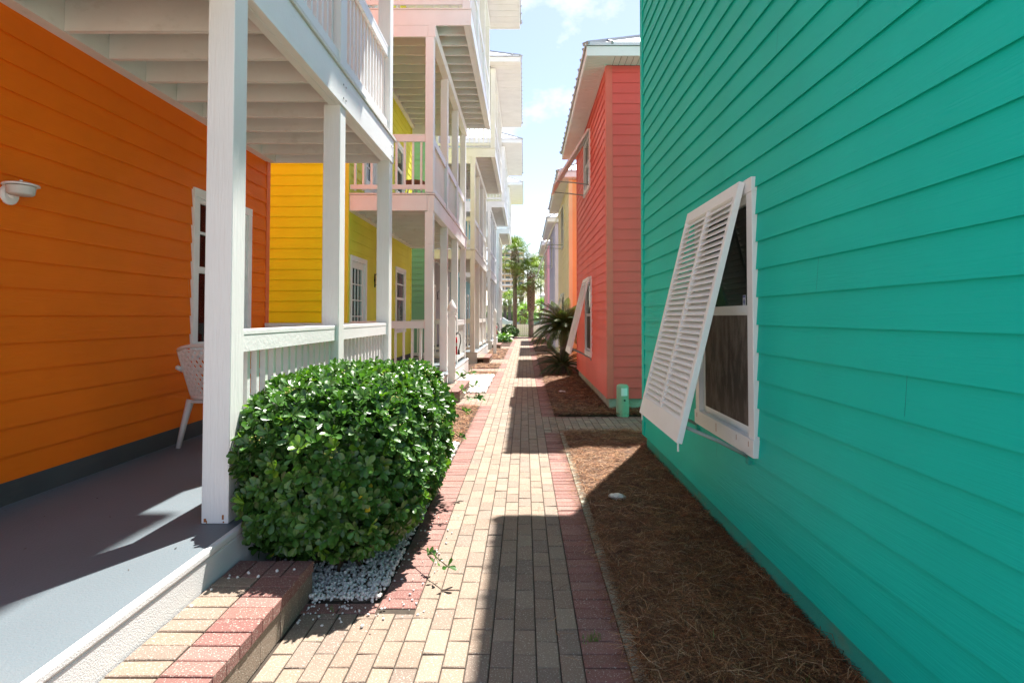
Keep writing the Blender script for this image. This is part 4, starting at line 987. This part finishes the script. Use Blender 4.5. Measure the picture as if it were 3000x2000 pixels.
# ------------------------------------------------------------------ small things
def finial_post(x, y, label, w=.13):
    t = thing('finial_post', label, 'post', (x, y, 0), 'white posts carrying extinguishers'); h = w / 2; m = MB(); m.box(x - h, x + h, y - h, y + h, -.03, 1.50); obj('shaft', m, white_v, t, bevel=.006)
    c = MB(); c.box(x - h - .012, x + h + .012, y - h - .012, y + h + .012, 1.50, 1.535); c.box(x - h * .8, x + h * .8, y - h * .8, y + h * .8, 1.535, 1.60); c.box(x - h - .01, x + h + .01, y - h - .01, y + h + .01, 1.60, 1.625); obj('collar', c, white, t, bevel=.005)
    f = MB(); f.lathe((x, y, 1.625), [(h * 1.25, 0), (h * 1.38, .03), (h * 1.25, .075), (h * .9, .135), (h * .45, .19), (h * .1, .232), (0, .24)], 4 if False else 20); obj('finial', f, white, t, smooth=True)
def extinguisher(x, y, z, label):
    t = thing('fire_extinguisher', label, 'extinguisher', (x, y, z), 'extinguishers on white posts')
    b = MB(); b.lathe((x, y, z), [(0, 0), (.05, 0), (.056, .015), (.056, .30), (.045, .345), (.02, .365), (.02, .38), (0, .38)], 20); obj('cylinder', b, red, t, smooth=True)
    l = MB(); l.lathe((x, y, z + .17), [(.0572, 0), (.0572, .07)], 20); obj('paper_label', l, curtain, t, smooth=True)
    v = MB(); v.box(x - .02, x + .02, y - .02, y + .02, z + .38, z + .41); v.beam((x, y, z + .41), (x + .09, y, z + .43), .02, .008); v.beam((x, y, z + .42), (x + .08, y, z + .46), .02, .008); obj('valve_handle', v, black, t)
    h = MB(); h.tube([(x + .02, y, z + .40), (x + .07, y - .01, z + .44), (x + .11, y - .02, z + .40), (x + .125, y - .02, z + .28), (x + .10, y - .02, z + .16), (x + .085, y - .02, z + .10)], .011, 8); h.lathe((x + .085, y - .02, z + .0), [(0, 0), (.026, 0), (.018, .1), (0, .11)], 12); obj('hose', h, black, t, smooth=True)
finial_post(-1.455, 11.4, 'white finial post rising behind the clipped bush, nearer of the two', .14)
extinguisher(-1.415, 11.53, .75, 'red fire extinguisher hung on the nearer white finial post')
finial_post(-1.205, 23.1, 'white finial post in the far pine straw patch', .12)
extinguisher(-1.17, 23.24, .80, 'fire extinguisher on the farther white finial post')

# utility pedestal
U = thing('utility_pedestal', 'green cylindrical utility pedestal with white label at the coral house corner', 'pedestal', (1.50, 8.75, 0)); gm = mat('pedestal_green', (.27, .46, .30), rough=.5, var=.08)
b = MB(); b.lathe((1.50, 8.75, -.02), [(.098, 0), (.098, .185), (.092, .19), (.092, .46), (.085, .485), (.06, .5), (0, .503)], 32); obj('housing', b, gm, U, smooth=False, bevel=0)
b = MB(); b.lathe((1.50, 8.75, .165), [(.1005, 0), (.1005, .012), (.09, .014)], 32); obj('seam_band', b, gm, U)
b = MB()
for k in range(8):
    a0 = R(-112 + k * 8); a1 = R(-112 + (k + 1) * 8); r_ = .0935; b.quad((1.5 + r_ * math.cos(a0), 8.75 + r_ * math.sin(a0), .315), (1.5 + r_ * math.cos(a1), 8.75 + r_ * math.sin(a1), .315), (1.5 + r_ * math.cos(a1), 8.75 + r_ * math.sin(a1), .435), (1.5 + r_ * math.cos(a0), 8.75 + r_ * math.sin(a0), .435))
obj('notice_label', b, mat('label_white', (.75, .85, .8), rough=.5), U)
b = MB(); b.lathe((1.515, 8.652, .25), [(0, 0), (.013, 0), (.013, -.012), (0, -.012)], 12, 'y'); obj('lock', b, black, U)

# plastic lattice chair
def chair(x, y, z, rz, label):
    t = thing('plastic_chair', label, 'chair', (x, y, z), 'cream plastic chairs on the orange porch'); t.rotation_euler = (0, 0, rz)
    WLOC[t.name] = (0, 0, 0)   # parts built in local space: seat faces +y, back at -y
    s = MB(); n = 10; sv = []
    for i in range(n + 1):
        for j in range(n + 1):
            u = i / n * 2 - 1; v = j / n * 2 - 1; wv = .235 + .02 * v; s.v.append((u * wv * (1 - .04 * v * v), v * .22, .42 - .018 * (1 - u * u) * (1 - v * v) - (.02 if abs(u) == 1 or abs(v) == 1 else 0) + .01 * v))
    for i in range(n):
        for j in range(n): a = i * (n + 1) + j; s.f.append((a, a + n + 1, a + n + 2, a + 1)); s.c.append(None)
    so_ = obj('seat', s, plastic, t, smooth=True); md = so_.modifiers.new('solid', 'SOLIDIFY'); md.thickness = .008; md.offset = -1
    def bp(u, v):    # back shell: u -1..1 across, v 0..1 up
        ww = .21 + .055 * v; ang = u * .95; return Vector((ww * math.sin(ang) / math.sin(.95), -.235 - .12 * v + (1 - math.cos(ang)) * .20, .42 + .43 * v))
    b = MB(); rim = [bp(-1, k / 8) for k in range(9)] + [bp(-1 + 2 * k / 12, 1 + .10 * math.sin(math.pi * k / 12)) for k in range(13)] + [bp(1, 1 - k / 8) for k in range(9)]
    b.tube(rim, .017, 8); b.tube([bp(-1 + 2 * k / 10, .02) for k in range(11)], .02, 8)
    obj('back_frame', b, plastic, t, smooth=True)
    l = MB()
    for k in range(-8, 9):
        for sg in (-1, 1):
            prev = None
            for i in range(15):
                v = .02 + i / 14; u = k / 5 + sg * (v - .5) * 1.1
                vm = 1 + .10 * math.cos(u * math.pi / 2)
                if -1 <= u <= 1 and v <= vm:
                    p = bp(u, v)
                    if prev is not None: l.beam(prev, p, .022, .006, up=(0, 1, 0))
                    prev = p
                else: prev = None
    obj('back_lattice', l, plastic, t)
    for sx in (-1, 1):
        for sy in (-1, 1):
            g_ = MB(); a = Vector((sx * .205, sy * .19, .41)); e = Vector((sx * .255, sy * (.27 if sy < 0 else .22), 0)); g_.tube([a, (a + e) / 2 + Vector((sx * .004, 0, 0)), e], [.032, .025, .020], 6); obj('leg', g_, plastic, t, smooth=True)
        g_ = MB(); g_.tube([(sx * .265, -.28, .70), (sx * .29, -.15, .655), (sx * .295, .05, .65), (sx * .285, .17, .63), (sx * .25, .2, .5), (sx * .235, .2, .41)], [.02, .022, .022, .022, .018, .018], 8); obj('armrest', g_, plastic, t, smooth=True)
    return t
chair(-2.72, 5.2, DZ, R(-5), 'cream plastic lattice back chair by the window, partly behind the first post')
chair(-2.25, 6.0, DZ, R(25), 'cream plastic lattice chair seen through the white balusters')

# wicker chair and round table on the lime house balcony
wk = mat('brown_wicker', (.22, .09, .05), rough=.8, var=.25, vscale=20)
T_ = thing('wicker_stool', 'brown wicker stool on the first balcony of the lime yellow house', 'stool', (-2.25, 11.6, 3.72)); b = MB(); b.lathe((-2.25, 11.6, 3.72), [(.0, .56), (.20, .56), (.22, .52), (.20, .44), (.12, .43), (0, .43)], 20); obj('seat', b, wk, T_)
for k in range(4):
    a = k * math.pi / 2 + .4; b = MB(); b.tube([(-2.25 + .13 * math.cos(a), 11.6 + .13 * math.sin(a), 4.15), (-2.25 + .2 * math.cos(a), 11.6 + .2 * math.sin(a), 3.72)], .016, 6); obj('leg', b, steel, T_)
# security sticker on the teal window, rust marks
tw0 = 1.21 + 2.06
st = MB(); st.box(XR - .0085, XR - .0075, tw0 + .17, tw0 + .215, 1.555, 1.645)
TW = [o for o in bpy.data.objects if o.name.startswith('window') and o.parent and 'teal' in str(o.parent.get('label'))][0]
S1 = obj('alarm_sticker', st, mat('sticker_white', (.6, .62, .66), rough=.4), TW)
st = MB(); xx = XR - .0090; cy = tw0 + .1925; cz = 1.605
st.box(xx, xx + .0004, cy - .020, cy + .020, 1.630, 1.642); st.box(xx, xx + .0004, cy - .020, cy + .020, 1.558, 1.572)
st.quad((xx, cy, cz - .026), (xx, cy + .016, cz), (xx, cy, cz + .024), (xx, cy - .016, cz))
obj('alarm_emblem', st, mat('sticker_blue', (.03, .04, .2), rough=.4), TW)
st = MB()
for (yy, w_, h_) in ((tw0 + .62, .006, .055), (tw0 + .25, .004, .03), (tw0 + .06, .005, .03), (tw0 + 1.05, .006, .03)): st.box(XR - .0435, XR - .0425, yy, yy + w_, .79 - h_, .79)
obj('rust_streak', st, rust, TW)
